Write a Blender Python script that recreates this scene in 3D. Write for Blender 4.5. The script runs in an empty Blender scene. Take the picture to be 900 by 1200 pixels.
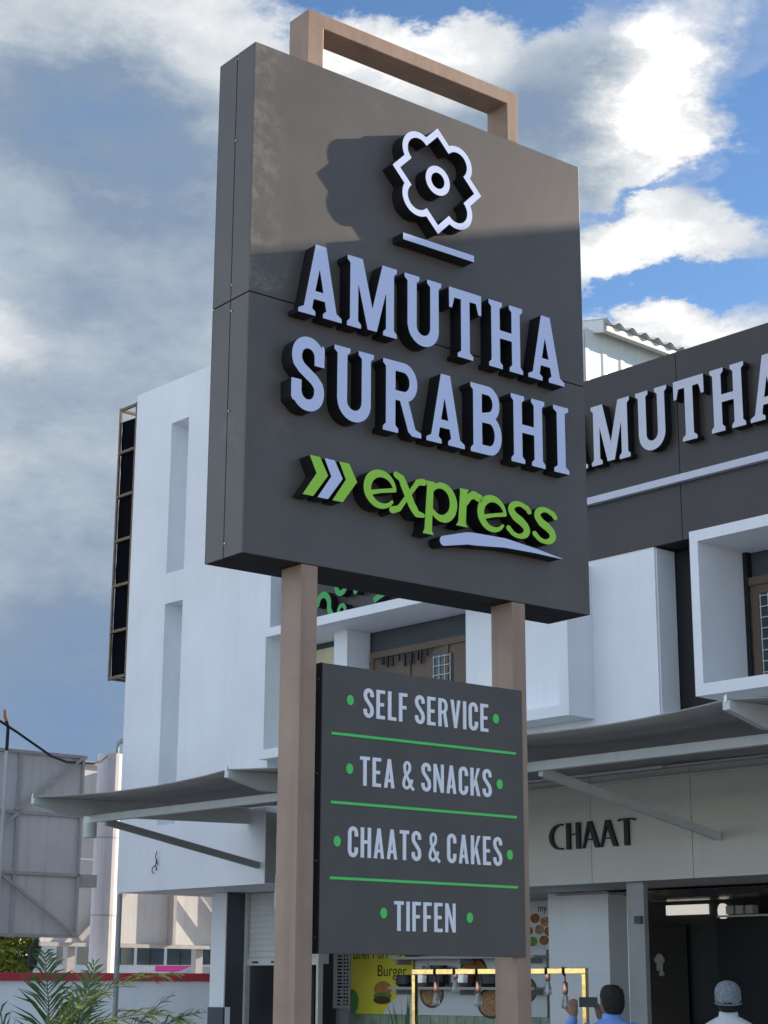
import bpy, bmesh, math, random
import numpy as np
from mathutils import Vector, Matrix
from mathutils.geometry import tessellate_polygon
R = math.radians
random.seed(7)
scene = bpy.context.scene
COL = scene.collection

# ------------------------------------------------------------------ camera
cam = bpy.data.cameras.new('camera')
cam.sensor_fit = 'VERTICAL'; cam.sensor_height = 24.0; cam.lens = 2077.29/1200*24
cam.clip_end = 3000; cam.clip_start = 0.05
camo = bpy.data.objects.new('camera', cam); COL.objects.link(camo)
PITCH, ROLL = R(15.0719), R(0.26659)
camo.matrix_world = (Matrix.Translation((0, 0, 1.6)) @ Matrix.Rotation(math.pi/2 + PITCH, 4, 'X')
                     @ Matrix.Rotation(ROLL, 4, 'Z'))
scene.camera = camo

# ------------------------------------------------------------------ world: sky and clouds
SUN_AZ, SUN_EL = 63.6, 18.4
SKY_STRENGTH = 0.10
EXPOSURE = 1.4
world = bpy.data.worlds.new('World'); scene.world = world; world.use_nodes = True
wt = world.node_tree; wn = wt.nodes; wl = wt.links
bg = wn['Background']; bg.inputs[1].default_value = SKY_STRENGTH

def wnode(t, **kw):
    n = wn.new(t)
    for k, v in kw.items(): setattr(n, k, v)
    return n
def wmath(op, a, b=None, clamp=False):
    n = wnode('ShaderNodeMath', operation=op); n.use_clamp = clamp
    for i, v in enumerate((a, b)):
        if v is None: continue
        if isinstance(v, (int, float)): n.inputs[i].default_value = v
        else: wl.new(v, n.inputs[i])
    return n.outputs[0]
sky = wnode('ShaderNodeTexSky', sky_type='NISHITA', sun_disc=False)
sky.sun_elevation = R(SUN_EL); sky.sun_rotation = R(SUN_AZ)
sky.altitude = 1200; sky.air_density = 0.85; sky.dust_density = 0.15; sky.ozone_density = 2.0
tc = wnode('ShaderNodeTexCoord')
sep = wnode('ShaderNodeSeparateXYZ'); wl.new(tc.outputs['Generated'], sep.inputs[0])
az = wmath('MULTIPLY', wmath('ARCTAN2', sep.outputs[0], sep.outputs[1]), 180/math.pi)
el = wmath('MULTIPLY', wmath('ARCSINE', sep.outputs[2]), 180/math.pi)
ang = wnode('ShaderNodeCombineXYZ'); wl.new(az, ang.inputs[0]); wl.new(el, ang.inputs[1])
def wnoise(scale, detail, rough, vec=None, stretch=(1, 1, 1.8), dist=0.0, off=(0, 0, 0)):
    mp = wnode('ShaderNodeMapping'); mp.inputs['Scale'].default_value = stretch; mp.inputs['Location'].default_value = off
    wl.new(vec or tc.outputs['Generated'], mp.inputs[0])
    n = wnode('ShaderNodeTexNoise'); n.inputs['Scale'].default_value = scale
    n.inputs['Detail'].default_value = detail; n.inputs['Roughness'].default_value = rough
    n.inputs['Distortion'].default_value = dist
    wl.new(mp.outputs[0], n.inputs['Vector']); return n
# break the cloud outlines up
wn1 = wnoise(9.0, 9, 0.66)
vs = wnode('ShaderNodeVectorMath', operation='SUBTRACT'); wl.new(wn1.outputs['Color'], vs.inputs[0]); vs.inputs[1].default_value = (.5, .5, .5)
vm = wnode('ShaderNodeVectorMath', operation='MULTIPLY'); wl.new(vs.outputs[0], vm.inputs[0]); vm.inputs[1].default_value = (8.5, 6.0, 0)
va = wnode('ShaderNodeVectorMath', operation='ADD'); wl.new(ang.outputs[0], va.inputs[0]); wl.new(vm.outputs[0], va.inputs[1])
# clouds: azimuth, elevation, half sizes, turn (degrees), cover, brightness
CLOUDS = [
    (-10.5, 26.4, 13.5, 9.0, 0, 1.35, -.46), (-9.0, 30.2, 9.5, 2.4, -6, .1, .36), (-6.9, 26.9, 9.5, 3.0, 0, .6, -.20),
    (-10.4, 24.0, 8.0, 1.8, 0, .3, .10), (-9.6, 20.4, 11, 5.0, 6, .75, -.30), (-12.6, 19.9, 4.2, 1.5, 0, .2, .26),
    (-6.8, 16.6, 8.0, 4.0, 0, .5, -.10), (-12.5, 16.2, 5.0, 1.6, 4, .2, .16), (-11, 12.5, 15, 8.5, 0, 1.05, -.50), (-9.5, 6.0, 16, 6.5, 0, 1.0, -.46), (9, 6, 22, 8, 0, .8, -.4),
    (3.6, 26.8, 8.4, 4.4, 8, 1.15, -.26), (9.9, 27.4, 2.5, 4.9, -33, .8, .55), (6.0, 27.0, 3.6, 4.0, -20, .2, -.20), (1.0, 29.2, 4.8, 2.0, -8, .8, .22),
    (11.0, 23.6, 8.0, 1.5, 8, 1.35, .22), (9.4, 20.7, 5.0, 1.7, 0, 1.1, .36), (-.9, 31.8, 4.6, 1.6, 0, -1.1, 0), (13.4, 25.0, 2.0, 3.6, -35, -.9, 0),
    (9.2, 22.1, 5.0, .8, 10, -.9, 0), (8.5, 24.75, 4.5, .5, 20, -.5, 0), (-12.4, 22.7, 4.0, .8, 5, -.75, 0), (5.0, 31.4, 3.4, 1.5, 0, -.9, 0),
]
cover = wmath('MULTIPLY', wmath('SUBTRACT', wnoise(3.1, 8, 0.60, off=(.3, .1, .2)).outputs['Fac'], 0.52), 2.1)
shade = wmath('MULTIPLY', wmath('SUBTRACT', wnoise(6.0, 8, 0.62, off=(1.7, .4, 0)).outputs['Fac'], 0.5), 1.1)
for a0, e0, sa, se, rot, wd, wb in CLOUDS:
    mp = wnode('ShaderNodeMapping', vector_type='TEXTURE')
    mp.inputs['Location'].default_value = (a0, e0, 0); mp.inputs['Rotation'].default_value = (0, 0, R(rot))
    mp.inputs['Scale'].default_value = (sa, se, 1); wl.new(va.outputs[0], mp.inputs[0])
    g = wnode('ShaderNodeTexGradient', gradient_type='SPHERICAL'); wl.new(mp.outputs[0], g.inputs[0])
    if wd: cover = wmath('ADD', cover, wmath('MULTIPLY', g.outputs['Fac'], wd*1.25))
    if wb: shade = wmath('ADD', shade, wmath('MULTIPLY', g.outputs['Fac'], wb))
mr = wnode('ShaderNodeMapRange', interpolation_type='SMOOTHSTEP')
mr.inputs['From Min'].default_value = -0.22; mr.inputs['From Max'].default_value = 0.66
wl.new(cover, mr.inputs['Value'])
# clouds opposite the sun show their sunlit side
dsun = wnode('ShaderNodeVectorMath', operation='DOT_PRODUCT'); wl.new(tc.outputs['Generated'], dsun.inputs[0])
dsun.inputs[1].default_value = (math.sin(R(SUN_AZ))*math.cos(R(SUN_EL)), math.cos(R(SUN_AZ))*math.cos(R(SUN_EL)), math.sin(R(SUN_EL)))
shade = wmath('ADD', shade, wmath('MULTIPLY', wmath('SUBTRACT', 0.5, dsun.outputs['Value']), 0.50))
shade = wmath('ADD', shade, 0.62, clamp=True)
CU = 1.0/SKY_STRENGTH/2**EXPOSURE
ramp = wnode('ShaderNodeValToRGB'); wl.new(shade, ramp.inputs[0])
cr = ramp.color_ramp; cr.elements[0].color = (.20, .31, .50, 1); cr.elements[1].color = (3.2, 3.08, 2.9, 1)
for p_, c_ in ((.2, (.25, .335, .46)), (.45, (.46, .53, .61)), (.72, (.84, .86, .88)), (.86, (1.3, 1.28, 1.25))): cr.elements.new(p_).color = c_+(1,)
cm = wnode('ShaderNodeVectorMath', operation='SCALE'); wl.new(ramp.outputs[0], cm.inputs[0]); cm.inputs['Scale'].default_value = CU
mx = wnode('ShaderNodeMix', data_type='RGBA'); wl.new(mr.outputs[0], mx.inputs['Factor'])
hs = wnode('ShaderNodeHueSaturation'); hs.inputs['Saturation'].default_value = 1.08; hs.inputs['Value'].default_value = 0.76
wl.new(sky.outputs[0], hs.inputs['Color'])
wl.new(hs.outputs[0], mx.inputs[6]); wl.new(cm.outputs[0], mx.inputs[7])
wl.new(mx.outputs[2], bg.inputs[0])

# ------------------------------------------------------------------ sun
sl = bpy.data.lights.new('sun', 'SUN'); sl.energy = 3.4; sl.angle = R(0.53); sl.color = (1.0, .86, .68)
so = bpy.data.objects.new('sun', sl); COL.objects.link(so)
sd = Vector((math.sin(R(SUN_AZ))*math.cos(R(SUN_EL)), math.cos(R(SUN_AZ))*math.cos(R(SUN_EL)), math.sin(R(SUN_EL))))
so.rotation_euler = sd.to_track_quat('Z', 'Y').to_euler(); so.location = (20, 10, 30)

vsn = scene.view_settings
vsn.view_transform = 'Standard'; vsn.look = 'None'; vsn.exposure = EXPOSURE; vsn.gamma = 1.0; vsn.use_curve_mapping = False
scene.cycles.use_denoising = True
scene.cycles.max_bounces = 6

# ------------------------------------------------------------------ materials
MATS = {}
def mat(name, col, rough=.6, var=.06, scale=5.0, bump=0.0, bscale=60.0, metal=0.0, spec=.4, dirt=None, streak=0.0, emit=0.0, alpha=None, trans=0.0):
    m = bpy.data.materials.new(name); m.use_nodes = True
    t = m.node_tree; n = t.nodes; l = t.links; b = n['Principled BSDF']
    b.inputs['Roughness'].default_value = rough; b.inputs['Metallic'].default_value = metal
    b.inputs['Specular IOR Level'].default_value = spec
    c = n.new('ShaderNodeTexCoord')
    nz = n.new('ShaderNodeTexNoise'); nz.inputs['Scale'].default_value = scale; nz.inputs['Detail'].default_value = 6; nz.inputs['Roughness'].default_value = .6
    l.new(c.outputs['Object'], nz.inputs['Vector'])
    r = n.new('ShaderNodeValToRGB'); l.new(nz.outputs['Fac'], r.inputs[0])
    r.color_ramp.elements[0].position = .3; r.color_ramp.elements[1].position = .7
    r.color_ramp.elements[0].color = tuple(min(1, x*(1-var)) for x in col)+(1,)
    r.color_ramp.elements[1].color = tuple(min(1, x*(1+var)) for x in col)+(1,)
    out = r.outputs[0]
    if streak:      # rain streaks running down
        mp = n.new('ShaderNodeMapping'); mp.inputs['Scale'].default_value = (9, 9, .5); l.new(c.outputs['Object'], mp.inputs[0])
        s = n.new('ShaderNodeTexNoise'); s.inputs['Scale'].default_value = 1.2; s.inputs['Detail'].default_value = 5; l.new(mp.outputs[0], s.inputs['Vector'])
        q = n.new('ShaderNodeMapRange'); q.inputs['From Min'].default_value = .52; q.inputs['From Max'].default_value = .8; q.inputs['To Max'].default_value = streak
        l.new(s.outputs['Fac'], q.inputs['Value'])
        x = n.new('ShaderNodeMix'); x.data_type = 'RGBA'; l.new(q.outputs[0], x.inputs['Factor']); l.new(out, x.inputs[6])
        x.inputs[7].default_value = tuple(v*.55 for v in col)+(1,); out = x.outputs[2]
    if dirt:        # pale dust blotches: (colour, threshold, scale)
        s = n.new('ShaderNodeTexNoise'); s.inputs['Scale'].default_value = dirt[2]; s.inputs['Detail'].default_value = 8; s.inputs['Roughness'].default_value = .7
        l.new(c.outputs['Object'], s.inputs['Vector'])
        q = n.new('ShaderNodeMapRange'); q.inputs['From Min'].default_value = dirt[1]; q.inputs['From Max'].default_value = dirt[1]+.2; q.inputs['To Max'].default_value = .55
        l.new(s.outputs['Fac'], q.inputs['Value'])
        x = n.new('ShaderNodeMix'); x.data_type = 'RGBA'; l.new(q.outputs[0], x.inputs['Factor']); l.new(out, x.inputs[6])
        x.inputs[7].default_value = tuple(dirt[0])+(1,); out = x.outputs[2]
    l.new(out, b.inputs['Base Color'])
    if bump:
        s = n.new('ShaderNodeTexNoise'); s.inputs['Scale'].default_value = bscale; s.inputs['Detail'].default_value = 4; l.new(c.outputs['Object'], s.inputs['Vector'])
        bp = n.new('ShaderNodeBump'); bp.inputs['Strength'].default_value = bump; bp.inputs['Distance'].default_value = .01
        l.new(s.outputs['Fac'], bp.inputs['Height']); l.new(bp.outputs[0], b.inputs['Normal'])
    if emit:
        b.inputs['Emission Color'].default_value = tuple(col)+(1,); b.inputs['Emission Strength'].default_value = emit
    if alpha is not None: b.inputs['Alpha'].default_value = alpha
    if trans: b.inputs['Transmission Weight'].default_value = trans
    MATS[name] = m; return m

mat('sign_cladding', (.118, .106, .097), .40, .10, 3, .30, 2.6, spec=.35, dirt=((.26, .23, .18), .60, 2.2))
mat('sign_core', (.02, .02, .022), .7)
mat('post_paint', (.36, .245, .175), .45, .14, 4, .12, 25, streak=.5)
mat('letter_face', (.64, .71, .96), .35, .02, 3)
mat('letter_side', (.012, .012, .014), .55)
mat('green_face', (.37, .74, .05), .35, .04, 6)
mat('menu_green', (.10, .72, .15), .45, .04, 6)
mat('script_green_shaded', (.05, .36, .09), .45, .04, 6)  # darker green: shade on the script letters is put into the colour
mat('menu_letter', (.90, .91, .97), .4, .02)
mat('menu_board', (.098, .090, .084), .42, .10, 3, .25, 3, spec=.3, streak=.2)
mat('black_metal', (.012, .012, .014), .5)
mat('screw_metal', (.5, .5, .5), .3, metal=1)
mat('white_wall', (.825, .855, .885), .75, .06, .8, .10, 90, streak=.11)
mat('grey_soffit', (.55, .56, .55), .8, .05)
mat('fascia_cladding', (.058, .052, .049), .4, .08, 1.5, .25, 2, spec=.3)
mat('fascia_letter', (.56, .58, .68), .4, .04)
mat('dark_recess', (.010, .011, .013), .6)
mat('dark_grey_paint', (.075, .09, .105), .7, .08, 2)
mat('brown_joinery', (.15, .11, .08), .6, .1, 6)
mat('sunlit_cream', (.78, .72, .50), .7, .06)
mat('cream_cladding', (.61, .605, .545), .55, .05, 1.2, .03, 40, streak=.12)
mat('chaat_black', (.010, .013, .018), .5)
mat('canopy_fabric', (.33, .33, .315), .85, .12, 3, .25, 160, streak=.2)
mat('canopy_steel', (.62, .66, .65), .5, .06, 6, streak=.15)
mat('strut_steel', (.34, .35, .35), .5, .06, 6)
mat('metal_sheet', (.74, .77, .75), .42, .06, 3, streak=.2)
mat('trim_metal', (.62, .62, .58), .5, .08)
mat('rust_angle', (.19, .14, .09), .75, .25, 14, .2, 60)
mat('black_flex', (.004, .004, .007), .9, spec=.05)
mat('hoarding_panel', (.57, .56, .555), .7, .07, 2, .1, 40, streak=.45, dirt=((.42, .36, .30), .66, 5))
mat('hoarding_steel', (.40, .375, .37), .6, .08, 8, streak=.3)
mat('concrete_column', (.60, .585, .61), .75, .06, 3, .1, 50, streak=.3)
mat('red_coping', (.44, .03, .045), .6, .12, 6, .1, 50)
mat('galvanised', (.36, .40, .43), .4, .08, 12, metal=.4)
mat('gi_pipe', (.32, .36, .37), .5, .1, 10)
mat('cable_black', (.012, .012, .014), .6)
mat('orange_rust', (.50, .16, .05), .7, .2, 20)
mat('asphalt', (.055, .055, .055), .9, .2, 3, .4, 80)
mat('paving', (.34, .32, .30), .85, .15, 1.5, .3, 40)
mat('palm_green', (.075, .14, .032), .5, .3, 9, spec=.4)
mat('palm_yellow', (.42, .46, .07), .5, .25, 9, spec=.4)
mat('palm_stem', (.22, .24, .07), .6, .2)
mat('terracotta', (.35, .13, .07), .8, .12, 8)
mat('soil', (.05, .035, .025), .95, .3, 30)
mat('leaf_a', (.22, .25, .035), .55, .35, 3)
mat('bark', (.10, .075, .05), .9, .3, 12, .5, 30)
mat('bus_body', (.66, .68, .70), .35, .05, 3, spec=.5)
mat('bus_pink', (.80, .06, .35), .4, .05)
mat('bus_glass', (.035, .06, .065), .08, .3, 4, spec=.6)
mat('rubber', (.02, .02, .02), .8)
mat('car_paint', (.42, .44, .47), .3, .03, spec=.5)
mat('gold', (.80, .58, .26), .14, .12, 12, .12, 9, metal=1)
mat('copper', (.80, .42, .28), .3, .05, metal=1)
mat('bulb_glass', (.85, .88, .9), .06, .02, trans=.8)
mat('poster_yellow', (.75, .68, .05), .6, .04)
mat('poster_white', (.66, .68, .70), .6, .03)
mat('poster_green', (.10, .26, .06), .6)
mat('print_black', (.02, .02, .02), .7)
mat('bun', (.48, .20, .06), .7, .25, 20)
mat('patty', (.09, .045, .025), .8, .4, 25)
mat('lettuce', (.12, .25, .04), .7, .4, 30)
mat('pizza', (.42, .24, .12), .8, .5, 25)
mat('curry', (.30, .12, .03), .7, .5, 30)
mat('shelf_grey', (.42, .43, .43), .5, .05)
mat('steel_pot', (.5, .5, .5), .3, .1, metal=.9)
mat('dark_pot', (.03, .03, .032), .4)
mat('tile_white', (.60, .63, .64), .35, .04)
mat('tile_green', (.28, .36, .27), .4, .3, 7)
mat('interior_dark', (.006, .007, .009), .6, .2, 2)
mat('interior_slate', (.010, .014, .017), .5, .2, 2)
mat('ceiling_gloss', (.16, .15, .14), .22, .5, 4, .6, 5, spec=.7)
mat('light_panel', (1, .95, .85), .5, 0, emit=.2)
mat('shutter_metal', (.62, .64, .62), .5, .05, streak=.15)
mat('counter_stone', (.16, .15, .14), .25, .3, 25)
mat('skin', (.27, .145, .09), .5, .08, 12)
mat('hair_black', (.010, .009, .009), .55, .3, 60, .8, 220)
mat('hairnet_mesh', (.42, .50, .55), .8, .35, 60, .6, 180, alpha=.5)
mat('shirt_blue', (.20, .36, .78), .85, .08, 12, .3, 220)
mat('shirt_white', (.66, .68, .72), .85, .05, 12, .3, 220)
mat('trouser_dark', (.03, .032, .04), .85, .1, 12)
mat('shoe_black', (.02, .02, .02), .5)
mat('phone_body', (.07, .075, .085), .35)
mat('phone_lens', (.01, .01, .012), .1)
mat('sticker_grey', (.34, .36, .37), .6)

def edge_dust(m, col, zlo):
    t = m.node_tree; n = t.nodes; l = t.links; b = n['Principled BSDF']; src = b.inputs['Base Color'].links[0].from_socket
    c = n.new('ShaderNodeTexCoord'); sp = n.new('ShaderNodeSeparateXYZ'); l.new(c.outputs['Object'], sp.inputs[0])
    def rng(sock, a, b2, lo=0.0, hi=1.0):
        q = n.new('ShaderNodeMapRange'); q.interpolation_type = 'SMOOTHSTEP'
        for k, v in (('From Min', a), ('From Max', b2), ('To Min', lo), ('To Max', hi)): q.inputs[k].default_value = v
        l.new(sock, q.inputs['Value']); return q.outputs[0]
    nz = n.new('ShaderNodeTexNoise'); nz.inputs['Scale'].default_value = 9; nz.inputs['Detail'].default_value = 10; nz.inputs['Roughness'].default_value = .72; l.new(c.outputs['Object'], nz.inputs['Vector'])
    def mul(a, b2):
        q = n.new('ShaderNodeMath'); q.operation = 'MULTIPLY'; l.new(a, q.inputs[0]); l.new(b2, q.inputs[1]); return q.outputs[0]
    f = mul(mul(rng(sp.outputs[0], .22, .0), rng(sp.outputs[2], zlo, zlo+.02)), rng(nz.outputs['Fac'], .42, .72, 0, .6))
    f2 = mul(mul(rng(sp.outputs[2], zlo+.30, zlo+.02), rng(sp.outputs[2], zlo, zlo+.02)), mul(rng(sp.outputs[0], .55, .1), rng(nz.outputs['Fac'], .5, .7, 0, .6)))
    fr_ = rng(sp.outputs[1], .004, .002); f = mul(f, fr_); f2 = mul(f2, fr_)
    ad = n.new('ShaderNodeMath'); ad.operation = 'ADD'; ad.use_clamp = True; l.new(f, ad.inputs[0]); l.new(f2, ad.inputs[1])
    x = n.new('ShaderNodeMix'); x.data_type = 'RGBA'; l.new(ad.outputs[0], x.inputs['Factor']); l.new(src, x.inputs[6]); x.inputs[7].default_value = col+(1,)
    l.new(x.outputs[2], b.inputs['Base Color'])
edge_dust(MATS['sign_cladding'], (.36, .33, .26), 4.46)

# ------------------------------------------------------------------ mesh helpers
class MB:
    def __init__(s): s.v = []; s.f = []; s.m = []
    def add(s, vs, fs, mi=0):
        o = len(s.v); s.v += [tuple(map(float, q)) for q in vs]; s.f += [tuple(i+o for i in f) for f in fs]; s.m += [mi]*len(fs); return s
    def box(s, x0, x1, y0, y1, z0, z1, mi=0):
        vs = [(x0, y0, z0), (x1, y0, z0), (x1, y1, z0), (x0, y1, z0), (x0, y0, z1), (x1, y0, z1), (x1, y1, z1), (x0, y1, z1)]
        return s.add(vs, [(3, 2, 1, 0), (4, 5, 6, 7), (0, 1, 5, 4), (1, 2, 6, 5), (2, 3, 7, 6), (3, 0, 4, 7)], mi)
    def beam(s, a, b, w, h, mi=0, up=(0, 0, 1)):       # rectangular bar between two points
        a, b = Vector(a), Vector(b); d = (b-a).normalized(); u = Vector(up)
        x = d.cross(u)
        if x.length < 1e-4: x = d.cross(Vector((1, 0, 0)))
        x.normalize(); y = x.cross(d).normalized()
        vs = [p + x*sx*w/2 + y*sy*h/2 for p in (a, b) for sx, sy in ((-1, -1), (1, -1), (1, 1), (-1, 1))]
        return s.add(vs, [(3, 2, 1, 0), (4, 5, 6, 7), (0, 1, 5, 4), (1, 2, 6, 5), (2, 3, 7, 6), (3, 0, 4, 7)], mi)
    def tube(s, pts, rad, n=10, mi=0, caps=True, flat=1.0):
        pts = [Vector(p) for p in pts]; rs = rad if isinstance(rad, (list, tuple)) else [rad]*len(pts)
        o = len(s.v); ref = None
        for i, p in enumerate(pts):
            d = (pts[min(i+1, len(pts)-1)]-pts[max(i-1, 0)]).normalized()
            if ref is None:
                ref = d.cross(Vector((0, 0, 1)))
                if ref.length < 1e-3: ref = Vector((1, 0, 0))
            x = (ref - d*ref.dot(d)).normalized(); y = d.cross(x); ref = x
            for k in range(n):
                a = 2*math.pi*k/n; s.v.append(tuple(p + x*math.cos(a)*rs[i] + y*math.sin(a)*rs[i]*flat))
        for i in range(len(pts)-1):
            for k in range(n):
                s.f.append((o+i*n+k, o+i*n+(k+1) % n, o+(i+1)*n+(k+1) % n, o+(i+1)*n+k)); s.m.append(mi)
        if caps:
            s.f.append(tuple(o+k for k in range(n))[::-1]); s.m.append(mi)
            s.f.append(tuple(o+(len(pts)-1)*n+k for k in range(n))); s.m.append(mi)
        return s
    def rings(s, rings, mi=0, caps=True):               # loft: (centre, rx, ry) horizontal ellipses
        n = 16; o = len(s.v)
        for c, rx, ry in rings:
            for k in range(n):
                a = 2*math.pi*k/n; s.v.append((c[0]+rx*math.cos(a), c[1]+ry*math.sin(a), c[2]))
        for i in range(len(rings)-1):
            for k in range(n):
                s.f.append((o+i*n+k, o+i*n+(k+1) % n, o+(i+1)*n+(k+1) % n, o+(i+1)*n+k)); s.m.append(mi)
        if caps:
            s.f.append(tuple(o+k for k in range(n))[::-1]); s.m.append(mi)
            s.f.append(tuple(o+(len(rings)-1)*n+k for k in range(n))); s.m.append(mi)
        return s
    def disc(s, cx, cz, r, y0, y1, n=24, mi=0, rz=None):   # short cylinder facing -Y
        rz = rz or r; o = len(s.v)
        for y in (y0, y1):
            for k in range(n):
                a = 2*math.pi*k/n; s.v.append((cx+r*math.cos(a), y, cz+rz*math.sin(a)))
        s.f.append(tuple(o+k for k in range(n))); s.m.append(mi)
        s.f.append(tuple(o+n+k for k in range(n))[::-1]); s.m.append(mi)
        for k in range(n): s.f.append((o+k, o+n+k, o+n+(k+1) % n, o+(k+1) % n)); s.m.append(mi)
        return s

def link(name, me, parent=None, loc=(0, 0, 0)):
    o = bpy.data.objects.new(name, me); COL.objects.link(o); o.location = loc
    if parent: o.parent = parent
    return o
def obj(name, mb, mats, parent=None, loc=(0, 0, 0), bevel=0, smooth=False, label=None):
    me = bpy.data.meshes.new(name); me.from_pydata(mb.v, [], mb.f)
    bm = bmesh.new(); bm.from_mesh(me); bmesh.ops.recalc_face_normals(bm, faces=bm.faces); bm.to_mesh(me); bm.free()
    for m in ([mats] if isinstance(mats, str) else mats): me.materials.append(MATS[m])
    me.polygons.foreach_set('material_index', mb.m)
    if smooth: me.polygons.foreach_set('use_smooth', [True]*len(me.polygons))
    o = link(name, me, parent, loc)
    if bevel:
        b = o.modifiers.new('bevel', 'BEVEL'); b.width = bevel; b.segments = 2; b.limit_method = 'ANGLE'
    if label: o['label'] = label
    return o
def thing(name, label, cat, loc=(0, 0, 0), rz=0.0, group=None):
    o = bpy.data.objects.new(name, None); COL.objects.link(o); o.location = loc; o.rotation_euler = (0, 0, rz); o.empty_display_size = .2
    return tag(o, label, cat, group)
def tag(o, label, cat, group=None):
    o['label'] = label; o['category'] = cat
    if group: o['group'] = group
    return o
def box(name, ext, m, parent=None, bevel=0, **k): return obj(name, MB().box(*ext), m, parent, bevel=bevel, **k)

# ------------------------------------------------------------------ outlines: letters from strokes
def sd_seg(X, Y, x0, y0, x1, y1, w):
    L = math.hypot(x1-x0, y1-y0)
    if L < 1e-6: return np.hypot(X-x0, Y-y0)-w/2
    ux, uy = (x1-x0)/L, (y1-y0)/L
    a = (X-(x0+x1)/2)*ux + (Y-(y0+y1)/2)*uy; b = -(X-(x0+x1)/2)*uy + (Y-(y0+y1)/2)*ux
    dx = np.abs(a)-L/2; dy = np.abs(b)-w/2
    return np.hypot(np.maximum(dx, 0), np.maximum(dy, 0)) + np.minimum(np.maximum(dx, dy), 0)
def sd_poly(X, Y, P):
    d = np.full(X.shape, 1e9); s = np.ones(X.shape); n = len(P)
    for i in range(n):
        x0, y0 = P[i]; x1, y1 = P[i-1]; ex, ey = x1-x0, y1-y0; wx, wy = X-x0, Y-y0
        t = np.clip((wx*ex+wy*ey)/(ex*ex+ey*ey), 0, 1); d = np.minimum(d, (wx-ex*t)**2+(wy-ey*t)**2)
        c1 = Y >= y0; c2 = Y < y1; c3 = ex*wy > ey*wx
        s = np.where((c1 & c2 & c3) | (~c1 & ~c2 & ~c3), -s, s)
    return s*np.sqrt(d)
def arc(cx, cy, rx, ry, a0, a1, n=16):
    return [(cx+rx*math.cos(R(a0+(a1-a0)*i/n)), cy+ry*math.sin(R(a0+(a1-a0)*i/n))) for i in range(n+1)]
def evalsd(prims, X, Y):
    D = np.full(X.shape, 1e9)
    for p in prims:
        k = p[0]
        if k == 'seg': d = sd_seg(X, Y, *p[1:])
        elif k == 'path':       # polyline of even or changing width, square ends, round joints
            P, w = p[1], p[2]; d = np.full(X.shape, 1e9)
            ws = w if isinstance(w, (list, tuple)) else [w]*len(P)
            if not isinstance(w, (list, tuple)):
                for i in range(len(P)-1): d = np.minimum(d, sd_seg(X, Y, *P[i], *P[i+1], w))
                for q in P[1:-1]: d = np.minimum(d, np.hypot(X-q[0], Y-q[1])-w/2)
            else:
                m = len(ws); acc = [0.0]
                for i in range(len(P)-1): acc.append(acc[-1]+math.hypot(P[i+1][0]-P[i][0], P[i+1][1]-P[i][1]))
                tt = np.linspace(0, acc[-1], 60); P = list(zip(np.interp(tt, acc, [q[0] for q in P]), np.interp(tt, acc, [q[1] for q in P])))
                for i in range(len(P)):
                    t = i/(len(P)-1)*(m-1); j = min(int(t), m-2); wi = ws[j]+(ws[j+1]-ws[j])*(t-j)
                    d = np.minimum(d, np.hypot(X-P[i][0], Y-P[i][1])-wi/2)
                    if i < len(P)-1:
                        t2 = (i+1)/(len(P)-1)*(m-1); j2 = min(int(t2), m-2); wj = ws[j2]+(ws[j2+1]-ws[j2])*(t2-j2)
                        d = np.minimum(d, sd_seg(X, Y, *P[i], *P[i+1], min(wi, wj)))
        elif k == 'poly': d = sd_poly(X, Y, p[1])
        elif k == 'disc': d = np.hypot(X-p[1], Y-p[2])-p[3]
        elif k == 'cut': D = np.maximum(D, -sd_poly(X, Y, p[1])); continue
        elif k == 'cutdisc': D = np.maximum(D, -(np.hypot(X-p[1], Y-p[2])-p[3])); continue
        D = np.minimum(D, d)
    return D
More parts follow.
